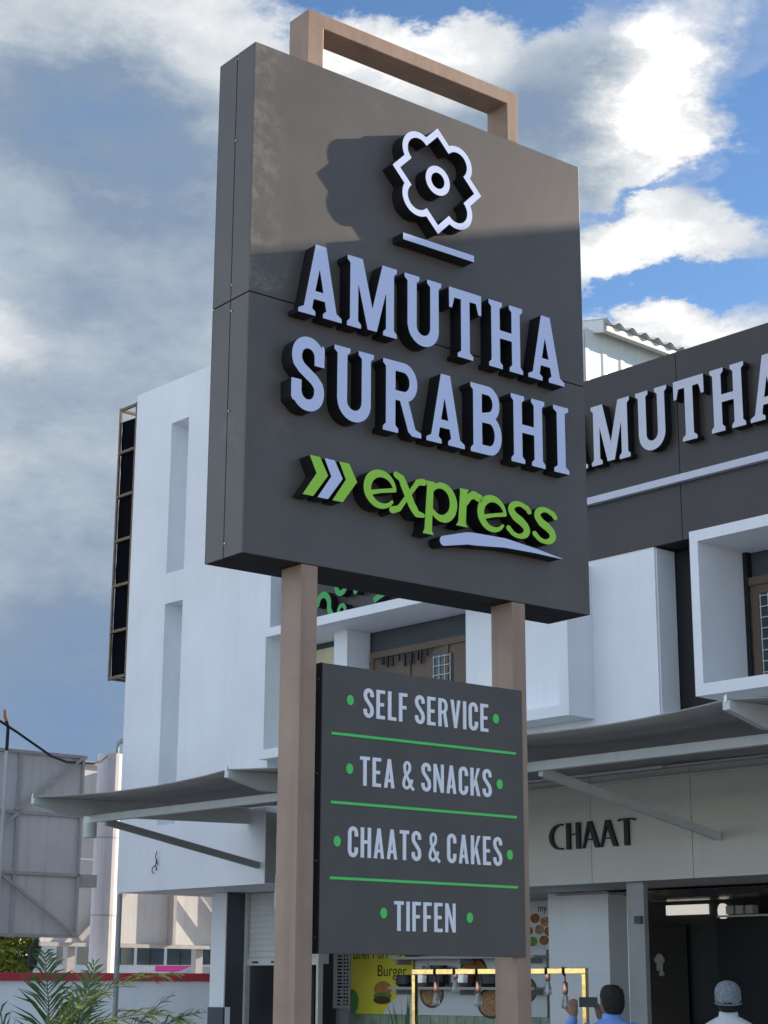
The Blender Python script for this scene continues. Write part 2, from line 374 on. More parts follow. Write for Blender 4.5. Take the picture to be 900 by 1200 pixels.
def outline(prims, x0, x1, y0, y1, h=1/150, eps=.0025, off=0.0):
    xs = np.arange(x0-.16+h*.37, x1+.16, h); ys = np.arange(y0-.16+h*.41, y1+.16, h)
    X, Y = np.meshgrid(xs, ys); F = evalsd(prims, X, Y)+off; I = F < 0
    c = I[:-1, :-1]*1 + I[:-1, 1:]*2 + I[1:, 1:]*4 + I[1:, :-1]*8
    TAB = {1: [(3, 0)], 2: [(0, 1)], 3: [(3, 1)], 4: [(1, 2)], 5: [(3, 0), (1, 2)], 6: [(0, 2)], 7: [(3, 2)], 8: [(2, 3)], 9: [(2, 0)], 10: [(0, 1), (2, 3)], 11: [(2, 1)], 12: [(1, 3)], 13: [(1, 0)], 14: [(0, 3)]}
    adj = {}
    for j, i in zip(*np.nonzero((c > 0) & (c < 15))):
        ek = [('h', j, i), ('v', j, i+1), ('h', j+1, i), ('v', j, i)]
        for a, b in TAB[int(c[j, i])]:
            adj.setdefault(ek[a], []).append(ek[b]); adj.setdefault(ek[b], []).append(ek[a])
    def pt(e):
        k, j, i = e
        if k == 'h': t = F[j, i]/(F[j, i]-F[j, i+1]); return (xs[i]+t*h, ys[j])
        t = F[j, i]/(F[j, i]-F[j+1, i]); return (xs[i], ys[j]+t*h)
    loops = []; seen = set()
    for e0 in adj:
        if e0 in seen: continue
        lp = [e0]; seen.add(e0); cur = e0
        while True:
            nx = [q for q in adj[cur] if q not in seen]
            if not nx: break
            cur = nx[0]; seen.add(cur); lp.append(cur)
        P = np.array([pt(e) for e in lp])
        if len(P) < 8: continue
        k = int(np.argmax(((P-P[0])**2).sum(1)))
        def rdp(Q):
            if len(Q) < 3: return [Q[0]]
            a, b = Q[0], Q[-1]; ab = b-a; L = np.hypot(*ab)+1e-12
            d = np.abs(ab[0]*(Q[:, 1]-a[1])-ab[1]*(Q[:, 0]-a[0]))/L; m = int(d.argmax())
            return [a] if d[m] < eps else rdp(Q[:m+1])+rdp(Q[m:])
        loops.append([tuple(q) for q in rdp(P[:k+1])+rdp(np.vstack([P[k:], P[:1]]))])
    return loops
def plate(mb, loops, sx, sz, ox, oz, yf, yb, mf=0, ms=1, back=True):   # loops extruded from y=yf (front) to yb
    L3 = [[Vector((ox+x*sx, oz+z*sz, 0)) for x, z in lp] for lp in loops]
    flat = [p for lp in L3 for p in lp]
    tris = tessellate_polygon(L3); o = len(mb.v); n = len(flat)
    mb.v += [(p.x, yf, p.y) for p in flat] + [(p.x, yb, p.y) for p in flat]
    for t in tris:
        mb.f.append(tuple(o+i for i in t)); mb.m.append(mf)
        if back: mb.f.append(tuple(o+n+i for i in t[::-1])); mb.m.append(ms)
    k = o
    for lp in loops:
        m = len(lp)
        for i in range(m): mb.f.append((k+i, k+(i+1) % m, k+n+(i+1) % m, k+n+i)); mb.m.append(ms)
        k += m
    return mb
def stem(x0, x1, s=.05, top=True, bot=True):
    P = []
    P += [(x0-s, 0), (x1+s, 0), (x1+s, .055), (x1, .10)] if bot else [(x0, 0), (x1, 0)]
    P += [(x1, .90), (x1+s, .945), (x1+s, 1), (x0-s, 1), (x0-s, .945), (x0, .90)] if top else [(x1, 1), (x0, 1)]
    if bot: P += [(x0, .10), (x0-s, .055)]
    return ('poly', P)
SLAB = {
 'H': (.66, [stem(.055, .215), stem(.445, .605), ('poly', [(.2, .455), (.46, .455), (.46, .575), (.2, .575)])]),
 'I': (.30, [stem(.07, .23, .07)]),
 'T': (.60, [stem(.22, .38, .065, top=False), ('poly', [(0, .86), (.6, .86), (.6, 1), (0, 1)]), ('poly', [(0, .88), (0, .70), (.055, .70), (.105, .88)]), ('poly', [(.6, .88), (.495, .88), (.545, .70), (.6, .70)])]),
 'U': (.66, [('poly', [(.055, .27), (.215, .27), (.215, .9), (.265, .945), (.265, 1), (0, 1), (0, .945), (.055, .9)]), ('poly', [(.455, .27), (.605, .27), (.605, .9), (.655, .945), (.655, 1), (.40, 1), (.40, .945), (.455, .9)]), ('path', arc(.333, .28, .197, .20, 180, 360, 18), .155)]),
 'M': (.84, [stem(.05, .185, .05, top=False), stem(.655, .79, .05, top=False), ('poly', [(.09, 1), (.255, 1), (.425, .33), (.59, 1), (.75, 1), (.50, .02), (.345, .02)]), ('poly', [(0, 1), (0, .945), (.05, .90), (.2, .9), (.25, 1)]), ('poly', [(.84, 1), (.84, .945), (.79, .90), (.64, .9), (.59, 1)])]),
 'A': (.70, [('poly', [(.075, .03), (.205, .03), (.40, 1), (.265, 1)]), ('poly', [(.265, 1), (.435, 1), (.63, .03), (.465, .03)]), ('poly', [(.15, .23), (.55, .23), (.53, .345), (.18, .345)]), ('poly', [(0, 0), (.275, 0), (.275, .055), (.215, .10), (.08, .10), (0, .055)]), ('poly', [(.395, 0), (.70, 0), (.70, .055), (.63, .10), (.45, .10), (.395, .055)])]),
 'S': (.52, [('path', [(.437, .63)] + [(.437, .72)] + arc(.26, .74, .178, .185, 0, 180, 16) + [(.082, .69), (.10, .63), (.16, .565), (.26, .50), (.36, .435), (.42, .37), (.438, .31)] + arc(.26, .26, .178, .185, 360, 180, 16) + [(.082, .28), (.082, .40)], .155), ('poly', [(.36, .63), (.518, .63), (.518, .90), (.49, .93), (.40, .82)]), ('poly', [(.0, .15), (.03, .10), (.14, .16), (.16, .40), (0, .40)])]),
 'R': (.66, [stem(.055, .215), ('path', [(.2, .935), (.36, .935)] + arc(.36, .73, .165, .205, 90, -90, 14) + [(.2, .525)], .135), ('poly', [(.28, .50), (.43, .50), (.56, .10), (.66, .07), (.66, 0), (.50, 0), (.435, .05)])]),
 'B': (.59, [stem(.055, .215), ('path', [(.2, .935), (.33, .935)] + arc(.33, .745, .15, .19, 90, -90, 14) + [(.2, .52)], .13), ('path', [(.2, .52), (.35, .52)] + arc(.35, .295, .165, .23, 90, -90, 14) + [(.2, .065)], .13)]),
}
MENUW = .155
def _m(*p): return list(p)
w = MENUW
MENU = {
 'E': (.37, [('seg', .0775, 0, .0775, 1, w), ('seg', .0, .93, .36, .93, .14), ('seg', .0, .50, .32, .50, .14), ('seg', .0, .07, .36, .07, .14)]),
 'F': (.36, [('seg', .0775, 0, .0775, 1, w), ('seg', .0, .93, .36, .93, .14), ('seg', .0, .50, .32, .50, .14)]),
 'L': (.35, [('seg', .0775, 0, .0775, 1, w), ('seg', .0, .07, .35, .07, .14)]),
 'I': (.155, [('seg', .0775, 0, .0775, 1, w)]),
 'T': (.40, [('seg', .20, 0, .20, 1, w), ('seg', 0, .93, .40, .93, .14)]),
 'H': (.43, [('seg', .0775, 0, .0775, 1, w), ('seg', .3525, 0, .3525, 1, w), ('seg', .05, .52, .38, .52, .14)]),
 'N': (.45, [('seg', .07, 0, .07, 1, .14), ('seg', .38, 0, .38, 1, .14), ('poly', [(.0, 1), (.145, 1), (.45, 0), (.305, 0)])]),
 'A': (.44, [('poly', [(0, 0), (.15, 0), (.285, 1), (.15, 1)]), ('poly', [(.155, 1), (.29, 1), (.44, 0), (.29, 0)]), ('seg', .1, .26, .34, .26, .13)]),
 'V': (.44, [('poly', [(0, 1), (.155, 1), (.285, 0), (.155, 0)]), ('poly', [(.155, 0), (.285, 0), (.44, 1), (.29, 1)])]),
 'K': (.44, [('seg', .0775, 0, .0775, 1, w), ('poly', [(.10, .30), (.29, 1), (.44, 1), (.14, .22)]), ('poly', [(.16, .55), (.27, .66), (.45, 0), (.29, 0)])]),
 'R': (.42, [('seg', .0775, 0, .0775, 1, w), ('path', [(.05, .93), (.20, .93)] + arc(.20, .72, .135, .21, 90, -90) + [(.05, .51)], .14), ('poly', [(.20, .5), (.33, .56), (.42, 0), (.27, 0)])]),
 'C': (.41, [('path', [(.335, .66), (.335, .76)] + arc(.205, .77, .13, .16, 0, 180) + arc(.205, .23, .13, .16, 180, 360) + [(.335, .24), (.335, .34)], w)]),
 'S': (.41, [('path', [(.335, .70), (.335, .78)] + arc(.205, .78, .13, .15, 0, 180) + [(.075, .74), (.10, .64), (.205, .51), (.31, .38), (.335, .27)] + arc(.205, .22, .13, .15, 360, 180) + [(.075, .23), (.075, .31)], w)]),
 '&': (.50, [('path', [(.49, .0), (.38, .12), (.13, .60)] + arc(.215, .78, .105, .155, 200, -20, 14) + [(.31, .68), (.24, .57), (.12, .42)] + arc(.19, .215, .12, .15, 150, 330, 14) + [(.37, .22), (.41, .38)], .125)]),
}
def thin(n): return n
DECO = {
 'C': (.74, [('path', arc(.52, .5, .44, .46, 90, 270, 24), [.05, .11, .15, .11, .06]), ('seg', .48, .96, .60, .96, .055), ('seg', .48, .045, .60, .045, .06)]),
 'H': (.60, [('seg', .075, 0, .075, 1, .14), ('seg', .46, 0, .46, 1, .15), ('seg', .1, .56, .45, .56, .045)]),
 'A': (.66, [('poly', [(0, 0), (.06, 0), (.33, 1), (.22, 1)]), ('poly', [(.22, 1), (.37, 1), (.66, 0), (.49, 0)]), ('seg', .12, .32, .52, .32, .045)]),
 'T': (.60, [('seg', .30, 0, .30, .98, .16), ('path', [(0, .93), (.08, .965), (.3, .97), (.52, .965), (.6, .93)], .06)]),
}
LOW = {   # flared lower-case hand, x-height 1
 'e': (.95, [('path', arc(.50, .50, .41, .41, 12, 322, 30), [.10, .17, .22, .22, .16, .08]), ('path', [(.13, .36), (.50, .47), (.90, .56)], [.12, .10, .11])]),
 'x': (1.05, [('path', [(.13, .97), (.30, .90), (.60, .30), (.76, .08), (.95, .07)], [.16, .22, .22, .22, .12]), ('path', [(.97, .93), (.80, .90), (.50, .50), (.22, .12), (.02, .05)], [.18, .13, .12, .13, .18])]),
 'p': (1.10, [('poly', [(.13, 1.0), (.40, 1.0), (.36, .86), (.30, -.27), (.36, -.38), (.02, -.38), (.08, -.27), (.16, .86)]), ('path', arc(.60, .52, .36, .43, 150, -140, 26), [.10, .18, .23, .22, .12])]),
 'r': (.78, [('poly', [(.14, 1.0), (.40, 1.0), (.36, .90), (.31, .10), (.37, 0), (.02, 0), (.09, .10), (.15, .90)]), ('path', [(.33, .62), (.42, .82), (.56, .90), (.72, .84)], [.10, .16, .20, .22])]),
 's': (.80, [('path', [(.74, .78), (.66, .88)] + arc(.43, .74, .26, .19, 40, 190, 12) + [(.20, .66), (.30, .56), (.50, .46), (.62, .36)] + arc(.39, .25, .27, .19, 20, -150, 14) + [(.08, .22)], [.15, .13, .20, .24, .20, .12, .15])]),
}
_cache = {}
def glyph(font, fid, ch):
    k = (fid, ch)
    if k not in _cache:
        wd, pr = font[ch]; _cache[k] = (wd, outline(pr, 0, wd, -.4 if fid == 'low' else 0, 1.0, off=.013 if fid == 'menu' else 0))
    return _cache[k]
def letter(font, fid, ch, x0, x1, z0, z1, yf, yb, mats, parent, name='letter', xh=None):
    wd, lp = glyph(font, fid, ch); mb = MB()
    sx = (x1-x0)/wd; sz = (xh or (z1-z0))
    plate(mb, lp, sx, sz, 0, 0, 0, yb-yf)
    return obj(name, mb, mats, parent, (x0, yf, z0), label=None)
def word(font, fid, text, x0, x1, z0, z1, yf, yb, mats, parent, gap=.085, space=.20):
    tot = sum(space if c == ' ' else font[c][0]+gap for c in text)-gap; k = (x1-x0)/tot; x = x0
    for c in text:
        if c == ' ': x += space*k; continue
        wd = font[c][0]*k; letter(font, fid, c, x, x+wd, z0, z1, yf, yb, mats, parent); x += wd+gap*k

# ------------------------------------------------------------------ the setting
def struct(name, mb, m, **k):
    o = obj(name, mb, m, **k); o['kind'] = 'structure'; return o
gm = MB(); gm.add([(-900, -300, 0), (900, -300, 0), (900, 1500, 0), (-900, 1500, 0)], [(0, 1, 2, 3)]); struct('ground', gm, 'paving')

# ------------------------------------------------------------------ the restaurant
BO = (1.52281, 18.33674, 0); BA = R(-47.8241)
bld = thing('restaurant_building', 'white and charcoal two storey restaurant building with tall tower behind the sign', 'building', BO, BA)
XE = 14.0
# tall white tower with two slots
mb = MB()
plate(mb, [[(-7.13, 2.79), (-4.06, 2.79), (-4.06, 9.58), (-7.13, 9.58)], [(-6.285, 6.89), (-6.285, 8.975), (-5.89, 8.975), (-5.89, 6.89)], [(-6.285, 3.60), (-6.285, 6.48), (-5.89, 6.48), (-5.89, 3.60)]], 1, 1, 0, 0, -.24, .055, 0, 0)
tower = obj('tower_wall', mb, 'white_wall', bld, label='tall windowless white tower wall with two vertical slots')
box('tower_core', (-7.128, -4.062, .056, 7.6, 2.792, 9.578), 'white_wall', tower)
m_ = MB(); 
for pts in ([(-6.24, -.245, 3.04), (-6.25, -.262, 3.10), (-6.22, -.27, 3.16), (-6.25, -.265, 3.20), (-6.20, -.285, 3.27)], [(-6.25, -.262, 3.10), (-6.29, -.28, 3.07), (-6.30, -.275, 3.02), (-6.27, -.265, 3.0)], [(-6.24, -.262, 3.13), (-6.20, -.27, 3.11), (-6.21, -.27, 3.17)]): m_.tube(pts, .006, 6)
obj('loose_wire', m_, 'cable_black', tower)
# upper storey walls
box('upper_wall', (-.93, 1.72, 0, .385, 3.66, 5.85), 'white_wall', bld)
box('upper_core', (-4.055, XE, .42, 7.6, 3.66, 7.45), 'dark_grey_paint', bld)
box('dark_recess_panel', (1.722, 2.60, .31, .385, 3.66, 5.85), 'dark_recess', bld)
box('recess_return', (1.724, 1.735, .02, .30, 3.7, 5.84), 'white_wall', bld)
box('end_wall', (6.9, XE, 0, .40, 3.66, 5.85), 'white_wall', bld)
# dark cladding of the parapet, panel by panel
XS = [-4.055] + [x for x in [2.09+1.25*i for i in range(-4, 10)] if -4 < x < XE-.2] + [XE]
box('fascia_backing', (-4.05, XE, .022, .415, 5.86, 7.76), 'sign_core', bld)
for z0, z1 in ((5.85, 6.455), (6.463, 7.78)):
    for a, b in zip(XS[:-1], XS[1:]):
        obj('fascia_panel', MB().box(a+.004, b-.004, -.012, .02, z0, z1), 'fascia_cladding', bld, bevel=.003)
box('coping', (-4.05, XE, .0, .42, 7.781, 7.80), 'fascia_cladding', bld)
box('white_stripe', (-4.04, XE, -.075, -.0125, 6.425, 6.50), 'fascia_letter', bld, bevel=.004)
for ch, x0, x1 in (('A', .559, .99), ('M', 1.043, 1.56), ('U', 1.64, 2.045), ('T', 2.127, 2.50), ('H', 2.574, 2.985), ('A', 3.033, 3.47)):
    letter(SLAB, 'slab', ch, x0, x1, 6.80, 7.44, -.115, -.013, ['fascia_letter', 'letter_side'], bld)
# green script letters left of the sign, mostly hidden by it
def squiggle(pts, w):
    x0 = min(p[0] for p in pts); z0 = min(p[1] for p in pts)
    lp = outline([('path', [(p[0]-x0, p[1]-z0) for p in pts], w)], 0, max(p[0] for p in pts)-x0, 0, max(p[1] for p in pts)-z0, h=.008, eps=.002)
    mb = MB(); plate(mb, lp, 1, 1, 0, 0, 0, .10); obj('letter', mb, ['script_green_shaded', 'letter_side'], bld, (x0, -.125, z0))
squiggle([(-3.80, 6.50), (-3.80, 6.15)], .09)
squiggle([(-3.86, 6.05), (-3.80, 6.10), (-3.72, 6.06), (-3.70, 5.98), (-3.78, 5.95)], .07)
squiggle(arc(-3.20, 6.00, .11, .13, 180, 0) + [(-3.09, 5.93), (-3.04, 5.86)], .075)
squiggle([(-2.98, 6.24)] + arc(-2.88, 6.18, .08, .08, 200, 340) + arc(-2.72, 6.16, .08, .06, 150, 30) + [(-2.62, 6.08), (-2.58, 6.18), (-2.55, 6.30)], .07)
squiggle(arc(-2.86, 5.89, .06, .06, 200, -20), .05)
squiggle([(-2.30, 5.92), (-2.22, 5.95), (-2.12, 5.98), (-2.06, 6.06), (-2.05, 6.14), (-2.0, 6.28)], .07)
squiggle(arc(-1.78, 6.02, .09, .08, 190, -10), .06)
# white window surrounds
def surround(x0, x1, jambs_y):
    mb = MB(); mb.box(x0, x1, -.38, .38, 5.691, 5.797).box(x0, x1, -.38, .38, 4.227, 4.337)
    mb.box(x0, x0+.095, -.38, .38, 4.337, 5.691).box(x1-.122, x1, -.38, jambs_y, 4.337, 5.691)
    return obj('window_surround', mb, 'white_wall', bld)
sL = surround(-4.055, .889, -.002); sR = surround(2.455, 6.9, .38)
box('pillar', (-3.136, -2.90, .0, .36, 4.338, 5.690), 'white_wall', bld, label='white square pillar inside the open balcony')
for x0, x1 in ((-3.95, -.935), (2.55, 6.77)):
    box('back_wall', (x0, x1, .386, .415, 4.338, 5.690), 'dark_grey_paint', bld)
box('sunlit_cream_panel', (-3.93, -3.2, .372, .384, 4.5, 5.62), 'sunlit_cream', bld)  # cream colour stands in for a sunlit spot seen beyond the opening
def joinery(x0, x1, n, gx):
    mb = MB(); mb.box(x0, x1, .345, .384, 4.338, 5.44)
    j = obj('door', mb, 'brown_joinery', bld)
    for i in range(n+1):
        x = x0+(x1-x0)*i/n; box('door_stile', (x-.03, x+.03, .325, .344, 4.34, 5.438), 'brown_joinery', j)
    box('door_rail', (x0, x1, .318, .3245, 5.36, 5.437), 'brown_joinery', j)
    g = box('window_pane', (gx, gx+.32, .333, .3445, 4.45, 5.27), 'bus_glass', j)
    m = MB()
    for k in range(8): m.box(gx+.02, gx+.30, .312, .320, 4.50+k*.105, 4.508+k*.105)
    for x in (gx+.02, gx+.11, gx+.20, gx+.29): m.box(x, x+.008, .3205, .3285, 4.46, 5.26)
    obj('window_grille', m, 'trim_metal', j)
joinery(-2.83, -.94, 3, -1.80); joinery(2.57, 6.6, 5, 2.70)
m = MB()
for i in range(9):
    x = -2.62+i*.095+random.uniform(-.02, .02); h = random.uniform(.05, .15)
    m.box(x, x+random.uniform(.02, .05), .29, .31, 5.33-h, 5.34)
m.tube([(-2.75, .30, 5.345), (-1.75, .30, 5.35)], .005, 6)
obj('hook_rail', m, 'black_metal', bld)
# wall above and behind the canopy, cream cladding of the shop front
box('middle_wall', (-4.055, XE, .06, .418, 3.655, 4.20), 'white_wall', bld)
XC = [-4.05] + [x for x in [.80+1.25*i for i in range(-3, 11)] if -4 < x < XE-.2] + [XE]
for a, b in zip(XC[:-1], XC[1:]):
    obj('shopfront_panel', MB().box(a+.003, b-.003, 0, .03, 2.613, 3.654), 'cream_cladding', bld, bevel=.003)
box('shopfront_backing', (-4.045, XE, .032, .12, 2.62, 3.65), 'trim_metal', bld)
box('cable_ledge', (-4.0, XE, -.03, -.002, 3.56, 3.585), 'trim_metal', bld)
x = .262
for ch, wd in zip('CHAAT', (.235, .215, .235, .235, .225)):
    letter(DECO, 'deco', ch, x, x+wd-.012, 2.955, 3.215, -.03, -.001, ['chaat_black', 'chaat_black'], bld); x += wd*.985
# ground floor: slabs, walls, pillars
box('soffit', (-4.055, XE, .125, 7.5, 2.625, 2.78), 'grey_soffit', bld)
pl = box('shop_pillar', (-6.19, -5.89, .60, .618, 1.375, 2.788), 'white_wall', bld, label='white pillar face over a grey base')
box('pillar_base', (-6.205, -5.885, .59, .62, 0, 1.374), 'dark_grey_paint', pl)
box('pillar_side', (-6.188, -5.892, .6185, .93, 1.376, 2.788), 'dark_grey_paint', pl)
sh = box('roller_shutter_housing', (-5.86, -4.45, .98, 1.1, 1.9, 2.788), 'shutter_metal', bld)
m = MB(); n = 44; vs = []; fs = []
for i in range(n+1):
    z = 1.97+(2.785-1.97)*i/n; y = .955 - .018*abs(math.sin(math.pi*i/4))
    vs += [(-5.83, y, z), (-4.46, y, z)]
for i in range(n): fs.append((2*i, 2*i+1, 2*i+3, 2*i+2))
m.add(vs, fs); c_ = obj('shutter_slats', m, 'shutter_metal', sh)
box('bottom_bar', (-5.84, -4.46, .925, .96, 1.885, 1.969), 'shutter_metal', sh)
for x in (-5.72, -5.34): box('handle', (x, x+.10, .905, .924, 1.915, 1.935), 'black_metal', sh)
box('guide_rail', (-5.885, -5.845, .90, .975, .0, 2.785), 'trim_metal', sh)
box('guide_rail', (-4.45, -4.41, .90, .975, .0, 2.785), 'trim_metal', sh)
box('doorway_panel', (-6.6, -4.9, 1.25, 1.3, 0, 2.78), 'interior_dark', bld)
box('switch_plate', (-5.36, -5.28, 1.235, 1.249, 1.55, 1.66), 'shelf_grey', bld)
box('dark_return', (-4.0585, -4.052, -.236, -.002, 2.80, 3.62), 'strut_steel', bld)  # grey strip over the tower's white side, only below the canopy
box('conduit', (-4.04, -3.99, -.10, -.005, 2.50, 2.90), 'white_wall', bld)
kw = box('kitchen_wall', (-7.0, -.95, 2.10, 2.25, 0, 2.624), 'tile_white', bld)
m = MB()
for i in range(34): m.box(-5.95+i*.0145, -5.95+i*.0145+.008, 2.075, 2.099, .2, 2.5)
obj('ribbed_panel', m, 'dark_grey_paint', bld)
m = MB()
for i in range(30):
    for k in range(8): m.box(-5.2+i*.152, -5.2+i*.152+.146, 2.085, 2.0995, .1+k*.152, .1+k*.152+.146)
t_ = obj('wall_tiles', m, 'tile_green', kw); t_['kind'] = 'stuff'
wh = box('white_wall_panel', (-.94, -.08, 1.25, 1.555, 0, 2.62), 'white_wall', bld)
box('grey_column', (1.15, 1.36, .10, .16, 0, 2.612), 'strut_steel', bld)
box('meter_box', (1.26, 1.34, .07, .098, 2.22, 2.29), 'dark_grey_paint', bld)
# dark room behind the open shop front
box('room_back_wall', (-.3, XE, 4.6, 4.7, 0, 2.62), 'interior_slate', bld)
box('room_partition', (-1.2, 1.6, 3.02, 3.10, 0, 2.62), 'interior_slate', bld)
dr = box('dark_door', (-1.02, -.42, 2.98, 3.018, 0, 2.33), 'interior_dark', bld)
m = MB().disc(-.815, 1.955, .055, 2.972, 2.979, rz=.055).disc(-.855, 1.94, .035, 2.9725, 2.979).disc(-.775, 1.935, .035, 2.9725, 2.979).box(-.86, -.77, 2.9735, 2.979, 1.82, 1.93).disc(-.79, 1.79, .04, 2.9728, 2.979, rz=.03)
obj('sticker', m, 'sticker_grey', dr)
box('black_fridge', (.30, 1.5, 2.6, 3.0, 0, 2.36), 'interior_dark', bld)
box('fridge_trim', (.32, 1.1, 2.585, 2.599, 2.375, 2.395), 'trim_metal', bld)
m = MB(); vs = []; fs = []
for i in range(31):
    for q in (-.8, XE): vs.append((q, 1.2+i*.11, 2.60-.018*(i % 2)))
for i in range(30): fs.append((2*i, 2*i+1, 2*i+3, 2*i+2))
m.add(vs, fs); obj('gloss_ceiling', m, 'ceiling_gloss', bld)
lp_ = box('light_panel', (-.70, -.11, 2.98, 3.015, 2.435, 2.545), 'light_panel', bld, label='lit white panel high in the dark shop')
m = MB().disc(.10, 2.46, .06, 2.97, 3.015, rz=.085); obj('wall_lamp', m, 'light_panel', bld)
for i in range(3): box('jar_shelf_item', (.36+i*.13, .46+i*.13, 2.7, 2.8, 2.41, 2.50), 'trim_metal', bld)

# canopy on struts
TIPS = [-4.38, -.92, 2.0, 4.92, 7.84]; YT, YW = -3.2, .052
m = MB(); NX, NY = 10, 8
cols = []
for a, b in zip(TIPS[:-1], TIPS[1:]):
    for i in range(NX): cols.append((a+(b-a)*i/NX, i/NX))
cols.append((TIPS[-1], 0))
vs = []; fs = []
for X, s in cols:
    sag = 4*s*(1-s)
    for j in range(NY+1):
        t = j/NY; yw = YW if X > -4.0 else -.26
        y = (YT+.10*sag)*(1-t)+yw*t; z = 3.60+.09*t - sag*(.045*(1-t)+.05*4*t*(1-t))
        vs.append((X, y, z))
for i in range(len(cols)-1):
    for j in range(NY):
        k = i*(NY+1)+j; fs.append((k, k+1, k+NY+2, k+NY+1))
m.add(vs, fs); cano = obj('canopy', m, 'canopy_fabric', bld, smooth=True, label='sagging grey fabric canopy over the shop front')
so_ = cano.modifiers.new('thick', 'SOLIDIFY'); so_.thickness = .012; so_.offset = 1
for X in TIPS:
    yw = -.02 if X > -4 else -.25
    m = MB(); w2 = .03
    if -4 < X: yw = -2.2
    prof = [(YT-.02, 3.597), (YT-.02, 3.53), (YT+.42, 3.435), (yw, 3.50 if X < -4 else 3.455), (yw, 3.686 if X < -4 else 3.62)]
    vs = [(X-w2, y, z) for y, z in prof]+[(X+w2, y, z) for y, z in prof]; n = len(prof)
    m.add(vs, [tuple(range(n)), tuple(range(n, 2*n))[::-1]]+[(i, (i+1) % n, n+(i+1) % n, n+i) for i in range(n)])
    r_ = obj('rafter', m, 'canopy_steel', cano)
    m = MB().box(X-.012, X+.012, YT-.027, YT-.021, 3.585, 3.63).tube([(X, YT-.015, 3.58), (X, YT-.015, 3.64)], .008, 8); obj('clamp', m, 'screw_metal', r_)
box('front_beam', (-4.52, 8.2, -2.47, -2.40, 3.375, 3.455), 'canopy_steel', cano, bevel=.004)
obj('stub_tube', MB().tube([(-4.43, -2.435, 3.374), (-4.43, -2.435, 3.215)], .075, 20), 'canopy_steel', cano)
for X in (-4.138, 2.383, 6.2):
    yw = -.03 if X > -4.05 else -.27
    m = MB().beam((X, -2.42, 3.372), (X, yw, 2.975 if X > -4.05 else 3.0), .05, .075); obj('strut', m, 'strut_steel' if X < 0 else 'canopy_steel', cano)

# ------------------------------------------------------------------ rooftop shed
shed = thing('rooftop_shed', 'white corrugated metal shed on the roof behind the parapet', 'shed', BO, BA)
m = MB(); vs = []; fs = []; n = 150
for i in range(n+1):
    y = 1.32+5.9*i/n; p = (i % 8); d = .009 if p in (0, 1) else 0.0
    vs += [(-.26+d, y, 7.46), (-.26+d, y, 9.07)]
for i in range(n): fs.append((2*i, 2*i+1, 2*i+3, 2*i+2))
m.add(vs, fs); obj('corrugated_wall', m, 'metal_sheet', shed)
obj('front_wall', MB().box(-4.0, -.262, 1.30, 1.33, 7.46, 9.05), 'metal_sheet', shed)
m = MB(); vs = []; fs = []; n = 170
for i in range(n+1):
    y = 1.48+6.0*i/n; d = .030*math.sin(2*math.pi*y/.235)
    for x in (-.04, -4.0): vs.append((x, y, 9.15+.20*(-.08-x)+d))
for i in range(n): fs.append((2*i, 2*i+1, 2*i+3, 2*i+2))
m.add(vs, fs); rf = obj('corrugated_roof', m, 'metal_sheet', shed, smooth=True)
rf.modifiers.new('t', 'SOLIDIFY').thickness = .004
m = MB(); vs = [(-.10, 1.47, 9.01), (-4.0, 1.47, 9.79), (-4.0, 1.47, 9.95), (-.10, 1.47, 9.16)]; vs += [(x, 1.50, z) for x, y, z in vs]
m.add(vs, [(0, 1, 2, 3), (7, 6, 5, 4), (0, 4, 5, 1), (1, 5, 6, 2), (2, 6, 7, 3), (3, 7, 4, 0)]); obj('front_trim', m, 'metal_sheet', shed)
obj('eave_purlin', MB().box(-.16, -.08, 1.51, 7.3, 9.03, 9.10), 'trim_metal', shed)

# ------------------------------------------------------------------ hoarding frame on the tower's flank
hd = thing('steel_hoarding_frame', 'rusty steel hoarding frame with black sheet fixed to the left flank of the tower', 'hoarding', BO, BA)
x0, x1, yf, yb, z0, z1 = -7.56, -7.16, -.22, 3.2, 5.62, 9.50
for x in (x0, x1):
    for y in (yf, yb): obj('upright', MB().box(x-.015, x+.015, y-.015, y+.015, z0, z1), 'rust_angle', hd)
NR = 7
for i in range(NR):
    z = z0+.03+(z1-z0-.06)*i/(NR-1)
    obj('rung', MB().box(x0+.023, x1-.023, yf-.018, yf+.018, z-.018, z+.018), 'rust_angle', hd)
    obj('side_rung', MB().box(x0-.018, x0+.018, yf+.023, yb-.023, z-.018, z+.018), 'rust_angle', hd)
    obj('side_rung', MB().box(x1-.018, x1+.018, yf+.023, yb-.023, z-.018, z+.018), 'rust_angle', hd)
    if i in (1, 2): obj('brace', MB().beam((x0+.02, yf+.06, z+.02), (x1-.02, yf+.06, z+.15), .025, .025), 'rust_angle', hd)
m = MB(); vs = []; fs = []
for i in range(30):
    z = z0+.05+(z1-z0-.25)*i/29; jit = random.uniform(-.015, .02)
    vs += [(x0+.012+jit*.5, yf+.022, z), (x1-.045+random.uniform(-.05, .01)*(i > 20), yf+.045, z)]
for i in range(29): fs.append((2*i, 2*i+1, 2*i+3, 2*i+2))
m.add(vs, fs); obj('black_sheet', m, 'black_flex', hd)
obj('side_sheet', MB().box(x0+.03, x0+.04, yf+.15, yb, z0+.05, z1-.2), 'black_flex', hd)

